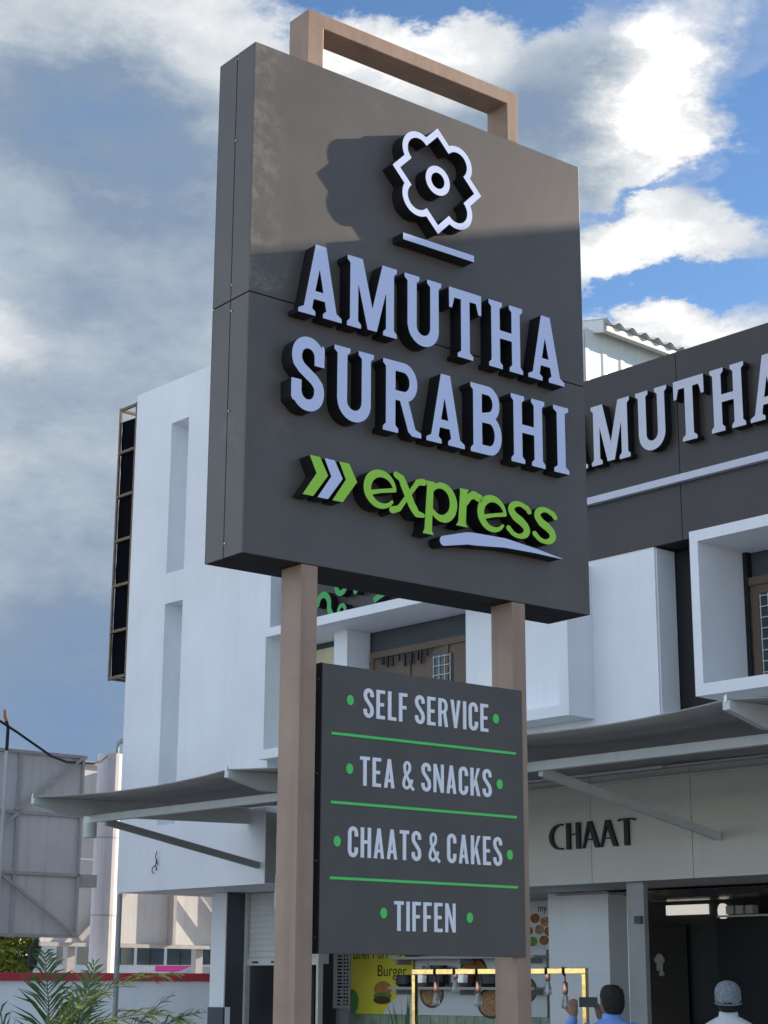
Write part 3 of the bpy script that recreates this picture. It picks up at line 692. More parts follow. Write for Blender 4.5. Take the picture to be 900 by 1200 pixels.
# ------------------------------------------------------------------ the pylon sign
SO = (-.57499, 7.0, 0); SA = R(38.1905)
sign = thing('pylon_sign', 'tall grey pylon sign on two brown posts with green express lettering', 'sign', SO, SA)
W, H0, H1, T = 1.975, 3.314, 5.629, .284
PYF, PYB = .0, .147        # posts, set in the cabinet's depth
py0, py1 = .0, .147
cab = box('cabinet', (.006, W-.006, .006, T-.006, H0+.006, H1-.006), 'sign_core', sign, label='deep charcoal sign cabinet with raised letters')
SEAM = 4.452
def sheet(ext): return obj('cladding_panel', MB().box(*ext), 'sign_cladding', cab, bevel=.0015)
for a, b in ((H0, SEAM-.003), (SEAM+.003, H1)):
    sheet((0, W, 0, .0058, a, b)); sheet((0, W, T-.0058, T, a, b))
    for c, d in ((.0062, T/2-.003), (T/2+.003, T-.0062)):
        sheet((0, .0058, c, d, a, b)); sheet((W-.0058, W, c, d, a, b))
for c, d in ((.0062, T/2-.002), (T/2+.002, T-.0062)):
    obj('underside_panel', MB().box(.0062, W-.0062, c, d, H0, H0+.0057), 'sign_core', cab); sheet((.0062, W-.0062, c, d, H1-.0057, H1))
m = MB()
for z in (H0+.06, 3.95, 4.40, 4.52, 5.2, H1-.03): m.tube([(-.004, T/2-.012, z), (.0, T/2-.012, z)], .005, 8)
obj('rivets', m, 'screw_metal', cab)
PX = ((.300, .384), (1.481, 1.562))
for a, b in PX:
    obj('post', MB().box(a, b, py0+.004, py1+.004, 0, H0-.001), 'post_paint', sign, bevel=.004)
    obj('base_plate', MB().box(a-.08, b+.08, py0-.07, py1+.08, .002, .02), 'post_paint', sign)
m = MB()
x0, x1, za, zb = .285, 1.567, H1+.001, 5.90
plate(m, [[(x0, za), (x0+.088, za), (x0+.088, zb-.072), (x1-.073, zb-.072), (x1-.073, za), (x1, za), (x1, zb), (x0, zb)]], 1, 1, 0, 0, .004, .151, 0, 0)
obj('top_frame', m, 'post_paint', sign, bevel=.004)
LY = -.078
LM = ['letter_face', 'letter_side']; GM = ['green_face', 'letter_side']
for ch, a, b in (('A', .200, .432), ('M', .460, .738), ('U', .781, .999), ('T', 1.043, 1.239), ('H', 1.283, 1.499), ('A', 1.530, 1.765)):
    letter(SLAB, 'slab', ch, a, b, 4.386, 4.716, LY, -.001, LM, cab)
for ch, a, b in (('S', .172, .344), ('U', .394, .612), ('R', .660, .878), ('A', .907, 1.132), ('B', 1.166, 1.360), ('H', 1.414, 1.632), ('I', 1.686, 1.785)):
    letter(SLAB, 'slab', ch, a, b, 3.951, 4.281, LY, -.001, LM, cab)
XH0, XH = 3.589, .176
for ch, a, b in (('e', .562, .738), ('x', .712, .905), ('p', .880, 1.090), ('r', 1.072, 1.228), ('e', 1.207, 1.380), ('s', 1.376, 1.532), ('s', 1.538, 1.696)):
    letter(LOW, 'low', ch, a, b, XH0, 0, LY, -.001, GM, cab, xh=XH)
for i, x in enumerate((.240, .317, .394)):
    lp = [[(0, 0), (.054, 0), (.130, .102), (.087, .176), (.033, .176), (.070, .102)]]
    m = MB(); plate(m, lp, 1, 1, 0, 0, 0, .077); obj('chevron', m, GM if i != 1 else LM, cab, (x, LY, 3.585))
lp = outline([('path', [(.04, .028), (.18, .062), (.40, .076), (.60, .068), (.76, .056)], [.045, .058, .045, .024, .004])], 0, .77, 0, .12, h=.005, eps=.0008)
m = MB(); plate(m, lp, 1, 1, 0, 0, 0, .077); obj('swoosh', m, LM, cab, (.965, LY, 3.478))
# flower outline: four points and four lobes
fl = lambda X, Y: np.minimum((np.abs(X)+np.abs(Y)-.268)*.7071, np.hypot(np.abs(X)-.1165, np.abs(Y)-.1165)-.094)
def flower(off):
    global evalsd
    keep = evalsd; evalsd = lambda p, X, Y: fl(X, Y)+off
    lp = outline([], -.3, .3, -.3, .3, h=.004, eps=.0006); evalsd = keep
    return max(lp, key=len)
m = MB(); plate(m, [flower(0), flower(.031)], 1, 1, 0, 0, 0, .077); obj('emblem_outline', m, LM, cab, (.979, LY, 5.225))
c1 = [(.073*math.cos(R(10*k)), .073*math.sin(R(10*k))) for k in range(36)]; c2 = [(.040*math.cos(R(10*k)), .040*math.sin(R(10*k))) for k in range(36)]
m = MB(); plate(m, [c1, c2], 1, 1, 0, 0, 0, .077); obj('emblem_ring', m, LM, cab, (.979, LY, 5.225))
m = MB().box(0, .425, 0, .077, 0, .032); m.m = [1, 1, 0, 1, 1, 1]; obj('emblem_bar', m, LM, cab, (.773, LY, 4.876))
# menu board between the posts
brd = box('menu_board', (.409, 1.524, -.0055, .040, 1.737, 2.905), 'menu_board', sign, bevel=.002, label='dark menu board with white lettering and green rules')
obj('edge_trim', MB().box(.4075, .4088, -.003, .041, 1.735, 2.907), 'black_metal', brd)
m = MB()
for z in (1.80, 2.10, 2.45, 2.84): m.tube([(.4045, .018, z), (.4072, .018, z)], .005, 8)
obj('screws', m, 'screw_metal', brd)
MM = ['menu_letter', 'menu_letter']; BF = -.0095
for txt, a, b, z0, z1 in (('SELF SERVICE', .620, 1.320, 2.697, 2.823), ('TEA & SNACKS', .604, 1.334, 2.412, 2.536), ('CHAATS & CAKES', .545, 1.391, 2.119, 2.245), ('TIFFEN', .787, 1.122, 1.831, 1.954)):
    word(MENU, 'menu', txt, a, b, z0, z1, BF, -.0056, MM, brd)
for x, z in ((.551, 2.763), (1.362, 2.762), (.551, 2.478), (1.380, 2.474), (.491, 2.180), (1.435, 2.171), (.733, 1.902), (1.200, 1.896)):
    obj('green_dot', MB().disc(x, z, .0175, BF, -.0056, rz=.0215), 'menu_green', brd)
for z in (2.617, 2.336, 2.033): obj('green_rule', MB().box(.457, 1.479, BF, -.0056, z-.0055, z+.0055), 'menu_green', brd)

# ------------------------------------------------------------------ left background: boundary wall, hoardings, bus
wall = thing('boundary_wall', 'white boundary wall with dark red coping at the left', 'wall', (-7.5, 24.5, 0))
box('wall_panel', (-9, 5.55, 0, .2, 0, 1.69), 'white_wall', wall)
box('coping', (-9.05, 5.60, -.06, .26, 1.692, 1.795), 'red_coping', wall, bevel=.006)
tag(obj('downpipe', MB().tube([(-3.42, 23.62, 0), (-3.42, 23.62, 2.79)], .034, 14), 'gi_pipe', smooth=False), 'grey steel pipe standing between the red coping and the white tower', 'pipe')
# hoarding A: back of a shaded panel with bracing
ad = Vector((.776, .630, 0)); an = Vector((.630, -.776, 0))
hA = thing('hoarding', 'back of a large shaded hoarding with diagonal steel braces at the far left', 'hoarding', (-4.21, 25.0, 0), math.atan2(ad.y, ad.x))
rows = [2.28, 3.10, 3.91, 4.73]
for a, b in zip(rows[:-1], rows[1:]):
    for i in range(6):
        obj('panel', MB().box(-.96*(i+1)+.004, -.96*i-.004, 0, .015, a+.006, b-.006), 'hoarding_panel', hA)
for z in rows: obj('rail', MB().box(-6, .03, -.05, -.002, z-.022, z+.022), 'hoarding_steel', hA)
for x in (-.02, -1.0, -2.9, -4.8): obj('stud', MB().box(x-.018, x+.018, -.05, -.004, 2.305, 4.70), 'hoarding_steel', hA)
for a, b in (((-1.05, 3.93), (-.05, 4.71)), ((-1.25, 3.10), (-.06, 2.30)), ((-2.9, 2.3), (-1.0, 3.9)), ((-4.8, 2.3), (-2.9, 3.9))): obj('brace', MB().beam((a[0], -.07, a[1]), (b[0], -.07, b[1]), .03, .04), 'hoarding_steel', hA)
for x in (-1.9, -4.6): obj('leg', MB().box(x-.06, x+.06, .05, .17, 0, 4.6), 'hoarding_steel', hA)
obj('jointing_strip', MB().box(.0, .30, -.0, .25, 2.95, 3.12), 'hoarding_steel', hA)
# column
colm = thing('sign_column', 'thick pale column between the two hoardings', 'column', (-4.02, 26.2, 0))
obj('shaft', MB().tube([(0, 0, 0), (0, 0, 3.4), (0, 0, 4.93)], .185, 20), 'concrete_column', colm, smooth=False)
for z in (2.6, 3.7): obj('joint_ring', MB().tube([(0, 0, z), (0, 0, z+.02)], .188, 20), 'hoarding_steel', colm)
obj('bent_conduit', MB().tube([(.10, -.1, 4.7), (.10, -.1, 5.0), (.12, -.1, 5.08), (.18, -.1, 5.12), (.26, -.1, 5.125), (.42, -.1, 5.11)], .042, 12), 'galvanised', colm, smooth=True)
# hoarding B, sunlit
bd = Vector((.755, .656, 0))
hB = thing('hoarding', 'sunlit cream hoarding behind the pale column', 'hoarding', (-4.95, 29.2, 0), math.atan2(bd.y, bd.x))
for a, b in ((2.30, 3.62), (3.63, 5.15)):
    for i in range(5): obj('panel', MB().box(-.6+i*1.22+.003, -.6+(i+1)*1.22-.003, 0, .02, a+.004, b-.004), 'hoarding_panel', hB)
for z in (2.27, 5.17): obj('rail', MB().box(-.62, 5.55, -.06, -.002, z-.03, z+.03), 'hoarding_steel', hB)
for x in (.62, 1.84, 3.06, 4.28): obj('stud', MB().box(x-.03, x+.03, -.16, -.004, 2.30, 5.14), 'hoarding_steel', hB)
obj('brace', MB().beam((.05, -.12, 2.35), (1.0, -.12, 3.25), .05, .10), 'hoarding_steel', hB)
obj('brace', MB().beam((3.1, -.12, 2.35), (1.9, -.12, 3.6), .05, .05), 'hoarding_steel', hB)
for x in (.0, 2.5, 5.0): obj('leg', MB().box(x-.07, x+.07, .03, .17, 0, 5.1), 'hoarding_steel', hB)
# cable and its pole
tag(obj('power_cable', MB().tube([(-5.9, 23.3, 5.55), (-5.117, 23.60, 5.038), (-4.922, 23.80, 4.919), (-4.723, 24.00, 4.785), (-4.539, 24.30, 4.663), (-4.378, 24.60, 4.619), (-4.245, 25.00, 4.657), (-4.146, 25.50, 4.707), (-4.080, 25.85, 4.787), (-4.017, 25.98, 4.878)], .017, 8), 'cable_black', smooth=True), 'sagging black cable above the shaded hoarding', 'cable')
cp = thing('cable_post', 'short dark post with rusty orange tip on top of the shaded hoarding', 'post', (-5.10, 24.05, 0))
obj('post_foot', MB().tube([(0, 0, 0), (0, 0, 4.70)], .022, 10), 'hoarding_panel', cp)
obj('post_shaft', MB().tube([(0, 0, 4.701), (0, 0, 4.9), (0, 0, 5.02), (-.03, 0, 5.10)], .024, 10), 'cable_black', cp)
obj('tip', MB().tube([(-.03, 0, 5.10), (-.055, 0, 5.17), (-.06, 0, 5.26)], [.024, .022, .015], 10), 'orange_rust', cp)
# bus
bus = thing('bus', 'pale bus with dark side windows parked behind the boundary wall', 'bus', (-8.1, 42.0, 0))
m = MB(); prof = [(0.25, .45), (0, .9), (.05, 1.85), (.42, 2.95), (.6, 3.08), (9.3, 3.08), (9.4, 2.9), (9.4, .45)]
vs = [(x, y, z) for y in (0, 2.4) for x, z in prof]; n = len(prof)
m.add(vs, [tuple(range(n))[::-1], tuple(range(n, 2*n))]+[(i, (i+1) % n, n+(i+1) % n, n+i) for i in range(n)])
body = obj('body', m, 'bus_body', bus, bevel=.03)
m = MB().add([(.045, .15, 1.92), (.045, 2.25, 1.92), (.375, 2.25, 2.82), (.375, .15, 2.82)], [(0, 1, 2, 3)]); obj('windscreen', m, 'bus_glass', bus, (-.012, 0, 0))
x = .62
for i in range(11):
    wdt = .40 if i == 0 else .62
    wnd = box('side_window', (x, x+wdt, -.012, -.003, 2.12, 2.60), 'bus_glass', bus)
    box('window_frame', (x+wdt/2-.012, x+wdt/2+.012, -.022, -.013, 2.12, 2.60), 'black_metal', wnd)
    x += wdt+.07
box('pink_stripe', (2.9, 9.3, -.012, -.002, 1.97, 2.10), 'bus_pink', bus)
box('side_sign', (2.42, 3.12, -.06, -.003, 2.615, 2.655), 'poster_white', bus)
box('roof_gutter', (.5, 9.35, -.05, -.001, 2.66, 2.71), 'bus_body', bus)
mr_ = obj('wing_mirror', MB().tube([(.10, -.28, 1.98), (.12, -.28, 2.08), (.15, -.28, 2.45), (.17, -.28, 2.62)], [.03, .11, .125, .05], 14), 'rubber', bus)
obj('mirror_arm', MB().tube([(.17, -.28, 2.60), (.24, -.2, 2.80), (.36, -.02, 2.82)], .018, 8), 'rubber', mr_)
for x in (1.6, 7.2):
    wl_ = obj('wheel', MB().tube([(x, -.02, .48), (x, .28, .48)], .48, 24), 'rubber', bus)
    obj('rim', MB().tube([(x, -.04, .48), (x, -.021, .48)], .28, 20), 'steel_pot', wl_)
# car roof just above the wall
car = thing('parked_car', 'grey car roof showing just above the red coping', 'car', (-5.2, 33.5, 0))
car.scale = (1, 1, 1.06)
m = MB(); prof = [(-.2, .35), (-.25, .85), (.1, .98), (.95, 1.12), (1.45, 1.78), (1.75, 1.90), (2.6, 1.93), (3.3, 1.80), (3.85, 1.15), (4.1, 1.05), (4.15, .4)]
n = len(prof); vs = []
for yy, k in ((0, 1), (.12, 0), (1.53, 0), (1.65, 1)):
    for px_, pz in prof: vs.append((px_, yy, pz - (.04*k if pz > 1.2 else 0)))
fs = [tuple(range(n))[::-1], tuple(range(3*n, 4*n))]
for r in range(3):
    for i in range(n): fs.append((r*n+i, r*n+(i+1) % n, (r+1)*n+(i+1) % n, (r+1)*n+i))
m.add(vs, fs); obj('body', m, 'car_paint', car, bevel=.02)
m = MB().add([(1.12, -.01, 1.22), (3.55, -.01, 1.22), (3.15, -.01, 1.66), (1.50, -.01, 1.66)], [(0, 1, 2, 3)]); obj('side_glass', m, 'bus_glass', car)
for x in (.6, 3.4):
    q = obj('wheel', MB().tube([(x, -.03, .32), (x, .2, .32)], .32, 20), 'rubber', car); obj('rim', MB().tube([(x, -.045, .32), (x, -.031, .32)], .2, 16), 'steel_pot', q)

# sunlit shrub behind the wall at the far left
def leafy(name, label, cat, loc, rx, ry, rz, n, size, mat_, trunk=True, seed=1):
    rnd = random.Random(seed); t = thing(name, label, cat, loc)
    m = MB(); cl = [(rnd.gauss(0, .45)*rx, rnd.gauss(0, .45)*ry, rz*(.45+rnd.uniform(0, 1.0))) for _ in range(26)]
    for i in range(n):
        c = rnd.choice(cl); d = Vector((rnd.gauss(0, 1), rnd.gauss(0, 1), rnd.gauss(0, 1))).normalized()*rnd.uniform(.1, .34)*rx
        p = Vector(c)+d; a = Vector((rnd.gauss(0, 1), rnd.gauss(0, 1), rnd.gauss(0, .6))).normalized(); b = a.cross(Vector((rnd.gauss(0, 1), rnd.gauss(0, 1), rnd.gauss(0, 1)))).normalized()
        s = size*rnd.uniform(.6, 1.3)
        m.add([p-a*s, p+b*s*.45, p+a*s, p-b*s*.45], [(0, 1, 2, 3)])
    obj('crown', m, mat_, t)
    b_ = MB(); b_.tube([(0, 0, 0), (.05, 0, rz*.5), (0, .05, rz*.9)], [.12, .09, .05], 10)
    for k in range(6):
        c = cl[k]; b_.tube([(0.03, 0, rz*.45), (c[0]*.5, c[1]*.5, rz*.6), c], [.05, .035, .012], 7)
    obj('trunk', b_, 'bark', t); return t
leafy('leafy_shrub', 'sunlit yellow green shrub above the red coping at the far left', 'shrub', (-9.0, 43.5, 0), 1.0, .9, 2.0, 2600, .12, 'leaf_a', seed=3)
leafy('street_tree', 'dark green tree beyond the hoarding at the far left', 'tree', (-11.2, 52.0, 0), 2.6, 2.4, 3.2, 5000, .2, 'palm_green', seed=5)

# ------------------------------------------------------------------ potted palm in front
palm = thing('potted_palm', 'feathery potted palm in front of the boundary wall', 'palm', (-1.9, 10.2, 0))
obj('pot', MB().rings([((0, 0, 0), .17, .17), ((0, 0, .05), .18, .18), ((0, 0, .36), .235, .235), ((0, 0, .37), .26, .26), ((0, 0, .42), .26, .26), ((0, 0, .42), .225, .225), ((0, 0, .38), .22, .22)]), 'terracotta', palm, smooth=False)
obj('soil', MB().rings([((0, 0, .385), .22, .22), ((0, 0, .392), .1, .1)]), 'soil', palm)
def frond(base, az_, lean, length, droop, ll, npair, mt, seed, arch=1.0):
    rnd = random.Random(seed); m = MB(); P = []; az_ = R(az_)
    N = 22; p = Vector(base); th = R(90-lean); ds = length/N
    for i in range(N+1):
        P.append(p.copy()); t = i/N
        thi = th - R(droop)*t**1.6*arch
        p = p + Vector((math.cos(az_)*math.cos(thi), math.sin(az_)*math.cos(thi), math.sin(thi)))*ds
    m.tube(P, [.010*(1-.8*i/N) for i in range(N+1)], 6)
    for k in range(npair):
        t = .28+.72*k/(npair-1); f = t*N; i = min(int(f), N-1); q = P[i].lerp(P[i+1], f-i); tan = (P[i+1]-P[i]).normalized()
        side = tan.cross(Vector((0, 0, 1)))
        if side.length < .05: side = Vector((-math.sin(az_), math.cos(az_), 0))
        side.normalize(); upv = side.cross(tan)
        L = 1.25*ll*(math.sin(math.pi*min(.98, .22+.74*t))**.7)*rnd.uniform(.85, 1.1)
        for s in (-1, 1):
            d = (tan*rnd.uniform(.6, .95)+side*s*rnd.uniform(.5, .85)+upv*rnd.uniform(-.15, .4)).normalized(); wv = d.cross(upv).normalized()*rnd.uniform(.0055, .0085)*(1.5 if mt == 'palm_yellow' else 1)
            a = q; b = q+d*L*.45; c = q+d*L+Vector((0, 0, -L*rnd.uniform(.12, .35)))
            fold = upv*.004
            m.add([a-wv*.4, a+wv*.4, b+wv-fold, b-wv-fold, b+fold, c], [(0, 1, 2, 4), (0, 4, 3), (3, 4, 5), (4, 2, 5)] if 0 else [(0, 1, 2, 3), (3, 2, 5)])
    return obj('frond', m, mt, palm)
for i, a in enumerate([
    ((-.16, -.05, .40), 0, 2, 1.77, 95, .27, 50, 'palm_yellow'), ((-.12, -.08, .40), -4, 3, 1.74, 122, .30, 50, 'palm_yellow'), ((.0, .0, .40), 170, 4, 1.40, 40, .27, 44, 'palm_green'),
    ((.10, .05, .40), 120, 3, 1.42, 22, .30, 44, 'palm_green'), ((.12, 0, .40), 60, 3, 1.36, 24, .28, 44, 'palm_green'), ((.17, .02, .4), 10, 8, 1.32, 48, .28, 44, 'palm_green'), ((.17, -.08, .4), 350, 14, 1.30, 50, .27, 44, 'palm_green'),
    ((.0, -.08, .4), 270, 16, 1.35, 65, .25, 40, 'palm_green'), ((-.1, 0, .4), 180, 12, 1.42, 55, .25, 40, 'palm_green'), ((.15, .06, .4), 20, 10, 1.40, 70, .27, 44, 'palm_green'), ((.08, .1, .4), 80, 10, 1.42, 45, .27, 44, 'palm_green')]):
    frond(*a, seed=i+1)
m = MB()
for k in range(7):
    a = k*.9; m.tube([(.06*math.cos(a), .06*math.sin(a), .385), (.03*math.cos(a), .03*math.sin(a), .7)], [.016, .012], 8)
obj('stem', m, 'palm_stem', palm)

# ------------------------------------------------------------------ shop front things (building axes)
def on_bld(x, y, z=0): 
    c, s = math.cos(BA), math.sin(BA); return (BO[0]+x*c-y*s, BO[1]+x*s+y*c, z)
cnt = thing('food_counter', 'dark stone food counter under the gold frame', 'counter', on_bld(-.25, -.1), BA)
box('counter_body', (-1.2, 1.2, -.2, .28, 0, 1.0), 'tile_white', cnt); box('counter_top', (-1.25, 1.25, -.28, .32, 1.001, 1.04), 'counter_stone', cnt, bevel=.004)
gf = thing('gold_frame', 'polished gold frame standing over the food counter', 'frame', on_bld(-.245, -.30, 1.041), BA)
m = MB().box(-1.20, -1.155, -.025, .025, 0, .71); obj('upright', m, 'gold', gf, bevel=.004)
m = MB().box(1.165, 1.21, -.025, .025, 0, .71); obj('upright', m, 'gold', gf, bevel=.004)
m = MB().box(-1.20, 1.21, -.025, .025, .711, .765); obj('top_bar', m, 'gold', gf, bevel=.004)
PEND = [(-1.10, 1.525, 'left of the others on the gold bar'), (-.813, 1.655, 'second from the left on the gold bar'), (-.489, 1.525, 'just left of the right brown post'), (.462, 1.640, 'just right of the right brown post'), (.688, 1.516, 'rightmost on the gold bar')]
for x, z, tx in PEND:
    pd = thing('pendant_bulb', 'clear pendant bulb with copper holder, '+tx, 'pendant bulb', on_bld(x, -.30, 1.76), BA, 'pendant bulbs on the gold frame')
    zz = z-1.76
    obj('cord', MB().tube([(0, 0, .06), (0, 0, zz+.16)], .006, 8).tube([(-.0, -.032, .058), (0, -.036, .0), (0, 0, -.03)], .008, 8), 'print_black', pd)
    obj('holder', MB().tube([(0, 0, zz+.165), (0, 0, zz+.15), (0, 0, zz+.06), (0, 0, zz+.05)], [.012, .024, .026, .022], 14), 'copper', pd, smooth=True)
    obj('glass', MB().tube([(0, 0, zz+.05), (0, 0, zz+.03), (0, 0, zz-.03), (0, 0, zz-.07), (0, 0, zz-.088), (0, 0, zz-.093)], [.018, .022, .036, .040, .028, .006], 16), 'bulb_glass', pd, smooth=True)
# posters: flat print
def text(parent, body, size, loc, m):
    cu = bpy.data.curves.new('lettering', 'FONT'); cu.body = body; cu.size = size; cu.extrude = .0008
    o = bpy.data.objects.new('tmp', cu); COL.objects.link(o); dg = bpy.context.evaluated_depsgraph_get()
    me = bpy.data.meshes.new_from_object(o.evaluated_get(dg)); bpy.data.objects.remove(o)
    me.transform(Matrix.Rotation(math.pi/2, 4, 'X')); me.materials.clear(); me.materials.append(MATS[m])
    q = link('lettering', me, parent, loc); return q
po = thing('yellow_poster', 'yellow food poster with Burger lettering below the menu board', 'poster', on_bld(-5.12, 2.05), BA)
box('sheet', (0, 1.17, 0, .01, 1.30, 2.30), 'poster_yellow', po)
m = MB(); plate(m, [[(.62, 1.302), (1.168, 1.302), (1.168, 1.72), (1.0, 1.62), (.86, 1.50), (.72, 1.42)]], 1, 1, 0, 0, -.003, -.001, 0, 0); obj('white_swoosh', m, 'poster_white', po)
m = MB(); plate(m, [[(.001, 1.302), (.10, 1.302)]+[(.02+.13*math.cos(R(a)), 1.45+.15*math.sin(R(a))) for a in range(-60, 91, 15)]+[(.001, 1.60)]], 1, 1, 0, 0, -.003, -.001, 0, 0); obj('green_spot', m, 'poster_green', po)
m = MB().disc(.61, 1.60, .16, -.004, -.001, rz=.10); obj('burger_bun', m, 'bun', po)
m = MB().disc(.61, 1.52, .17, -.006, -.0045, rz=.045); obj('burger_lettuce', m, 'lettuce', po)
m = MB().disc(.60, 1.47, .16, -.008, -.0065, rz=.05); obj('burger_patty', m, 'patty', po)
text(po, 'Bhel Puri   S', .185, (.03, -.002, 1.975), 'print_black'); text(po, 'Burger', .20, (.50, -.002, 1.76), 'print_black')
pp = thing('price_list', 'white price list sheet with dark rows left of the yellow poster', 'price list', on_bld(-5.47, 2.05), BA)
box('sheet', (0, .33, .0, .01, 1.36, 2.35), 'poster_white', pp)
m = MB(); rnd = random.Random(4)
for r in range(22):
    for c, wd in ((.085, .10), (.205, .05), (.265, .045)):
        m.box(c, c+wd*rnd.uniform(.55, 1), -.002, -.0005, 1.40+r*.043, 1.40+r*.043+.024)
obj('printed_rows', m, 'print_black', pp)
pz = thing('pizza_poster', 'white poster of pizzas behind the shelves', 'poster', on_bld(-3.93, 2.06), BA)
box('sheet', (0, 2.2, 0, .01, 1.30, 2.30), 'poster_white', pz)
for x, z, r, mm in ((.30, 1.55, .21, 'pizza'), (1.02, 1.80, .24, 'curry'), (1.30, 1.45, .22, 'pizza'), (1.85, 1.60, .2, 'curry')):
    q = obj('printed_plate', MB().disc(x, z, r, -.003, -.001, rz=r*.8), 'dark_pot', pz); obj('printed_food', MB().disc(x, z, r*.86, -.005, -.0035, rz=r*.68), mm, q)
text(pz, 'pizza', .18, (.12, -.002, 1.80), 'print_black')
ft = thing('bowl_poster', 'tall poster of curry bowls right of the right brown post', 'poster', on_bld(-1.95, 2.06), BA)
box('sheet', (-.5, .40, 0, .01, 2.05, 2.60), 'poster_white', ft)
k = 0
for x, z, mm in ((-.12, 2.38, 'pizza'), (.06, 2.40, 'curry'), (.22, 2.36, 'pizza'), (-.05, 2.26, 'curry'), (.13, 2.27, 'pizza'), (.28, 2.25, 'curry'), (.02, 2.14, 'lettuce'), (.20, 2.15, 'curry'), (.36, 2.14, 'pizza')):
    q = obj('printed_bowl', MB().disc(x, z, .088, -.003-k, -.001-k*.5, rz=.068), 'poster_white', ft); obj('printed_food', MB().disc(x, z+.004, .075, -.0045-k, -.0035-k, rz=.055), mm, q); k += .0008
text(ft, 'my', .12, (.10, -.002, 2.48), 'print_black')
# shelves with pots
for i, z in enumerate((1.955, 1.60)):
    sf = thing('wall_shelf', ('upper' if i == 0 else 'lower')+' grey steel wall shelf with pots behind the gold frame', 'shelf', on_bld(-3.4, 1.9), BA)
    box('board', (-.70, 1.75, -.14, .14, z, z+.03), 'shelf_grey', sf)
    for x in (-.6, .5, 1.6): box('bracket', (x-.015, x+.015, -.10, .14, z-.06, z-.001), 'strut_steel', sf)
WORDS = ['squat steel', 'dark', 'tall steel', 'small dark', 'wide steel', 'narrow dark', 'low steel']
for i, (x, z, r, h, mm) in enumerate(((-3.95, 1.631, .13, .13, 'dark_pot'), (-3.65, 1.631, .15, .19, 'steel_pot'), (-3.35, 1.631, .13, .24, 'dark_pot'), (-2.95, 1.631, .16, .2, 'steel_pot'), (-2.45, 1.631, .2, .15, 'dark_pot'), (-3.8, 1.986, .15, .12, 'dark_pot'), (-3.0, 1.986, .16, .14, 'steel_pot'))):
    nm = ['low black pot at the left end of the lower shelf', 'wide steel pot second from left on the lower shelf', 'narrow black pot in the middle of the lower shelf', 'steel pot right of the narrow black pot', 'wide black pot at the right of the lower shelf', 'black pot on the upper shelf', 'steel pot on the upper shelf'][i]
    pt_ = thing('cooking_pot', nm, 'pot', on_bld(x, 1.9, z), BA, 'pots on the wall shelves')
    obj('vessel', MB().rings([((0, 0, 0), r*.6, r*.6*.8), ((0, 0, h*.25), r*.95, r*.76), ((0, 0, h*.7), r, r*.8*.9), ((0, 0, h), r*.9, r*.7)]), mm, pt_, smooth=False)
    obj('rim', MB().rings([((0, 0, h+.001), r*.95, r*.72), ((0, 0, h+.012), r*.95, r*.72)]), mm, pt_)
tag(box('power_socket', (0, .1, 0, .012, 0, .1), 'poster_white', loc=on_bld(-4.05, 2.07, 1.19)), 'white power socket on the tiles under the yellow poster', 'socket').rotation_euler = (0, 0, BA)
# grassy plant in front of the counter
gp = thing('bladed_plant', 'upright narrow leaved plant in front of the yellow poster', 'plant', on_bld(-.80, -1.0), BA)
obj('pot', MB().rings([((0, 0, 0), .12, .12), ((0, 0, .3), .16, .16), ((0, 0, .32), .17, .17)]), 'terracotta', gp)
for i in range(11):
    m = MB(); a = random.uniform(0, 6.28); ln = random.uniform(.05, .26); h = random.uniform(1.0, 1.36); wv = Vector((math.cos(a+1.57), math.sin(a+1.57), 0))
    pts = [Vector((math.cos(a)*ln*t*t, math.sin(a)*ln*t*t, .3+h*t-.10*t*t)) for t in (0, .3, .6, .85, 1)]
    for q, r, w0, w1 in zip(pts[:-1], pts[1:], (.012, .016, .016, .010), (.016, .016, .010, .001)): m.add([q-wv*w0, q+wv*w0, r+wv*w1, r-wv*w1], [(0, 1, 2, 3)])
    obj('leaf', m, 'palm_green', gp)

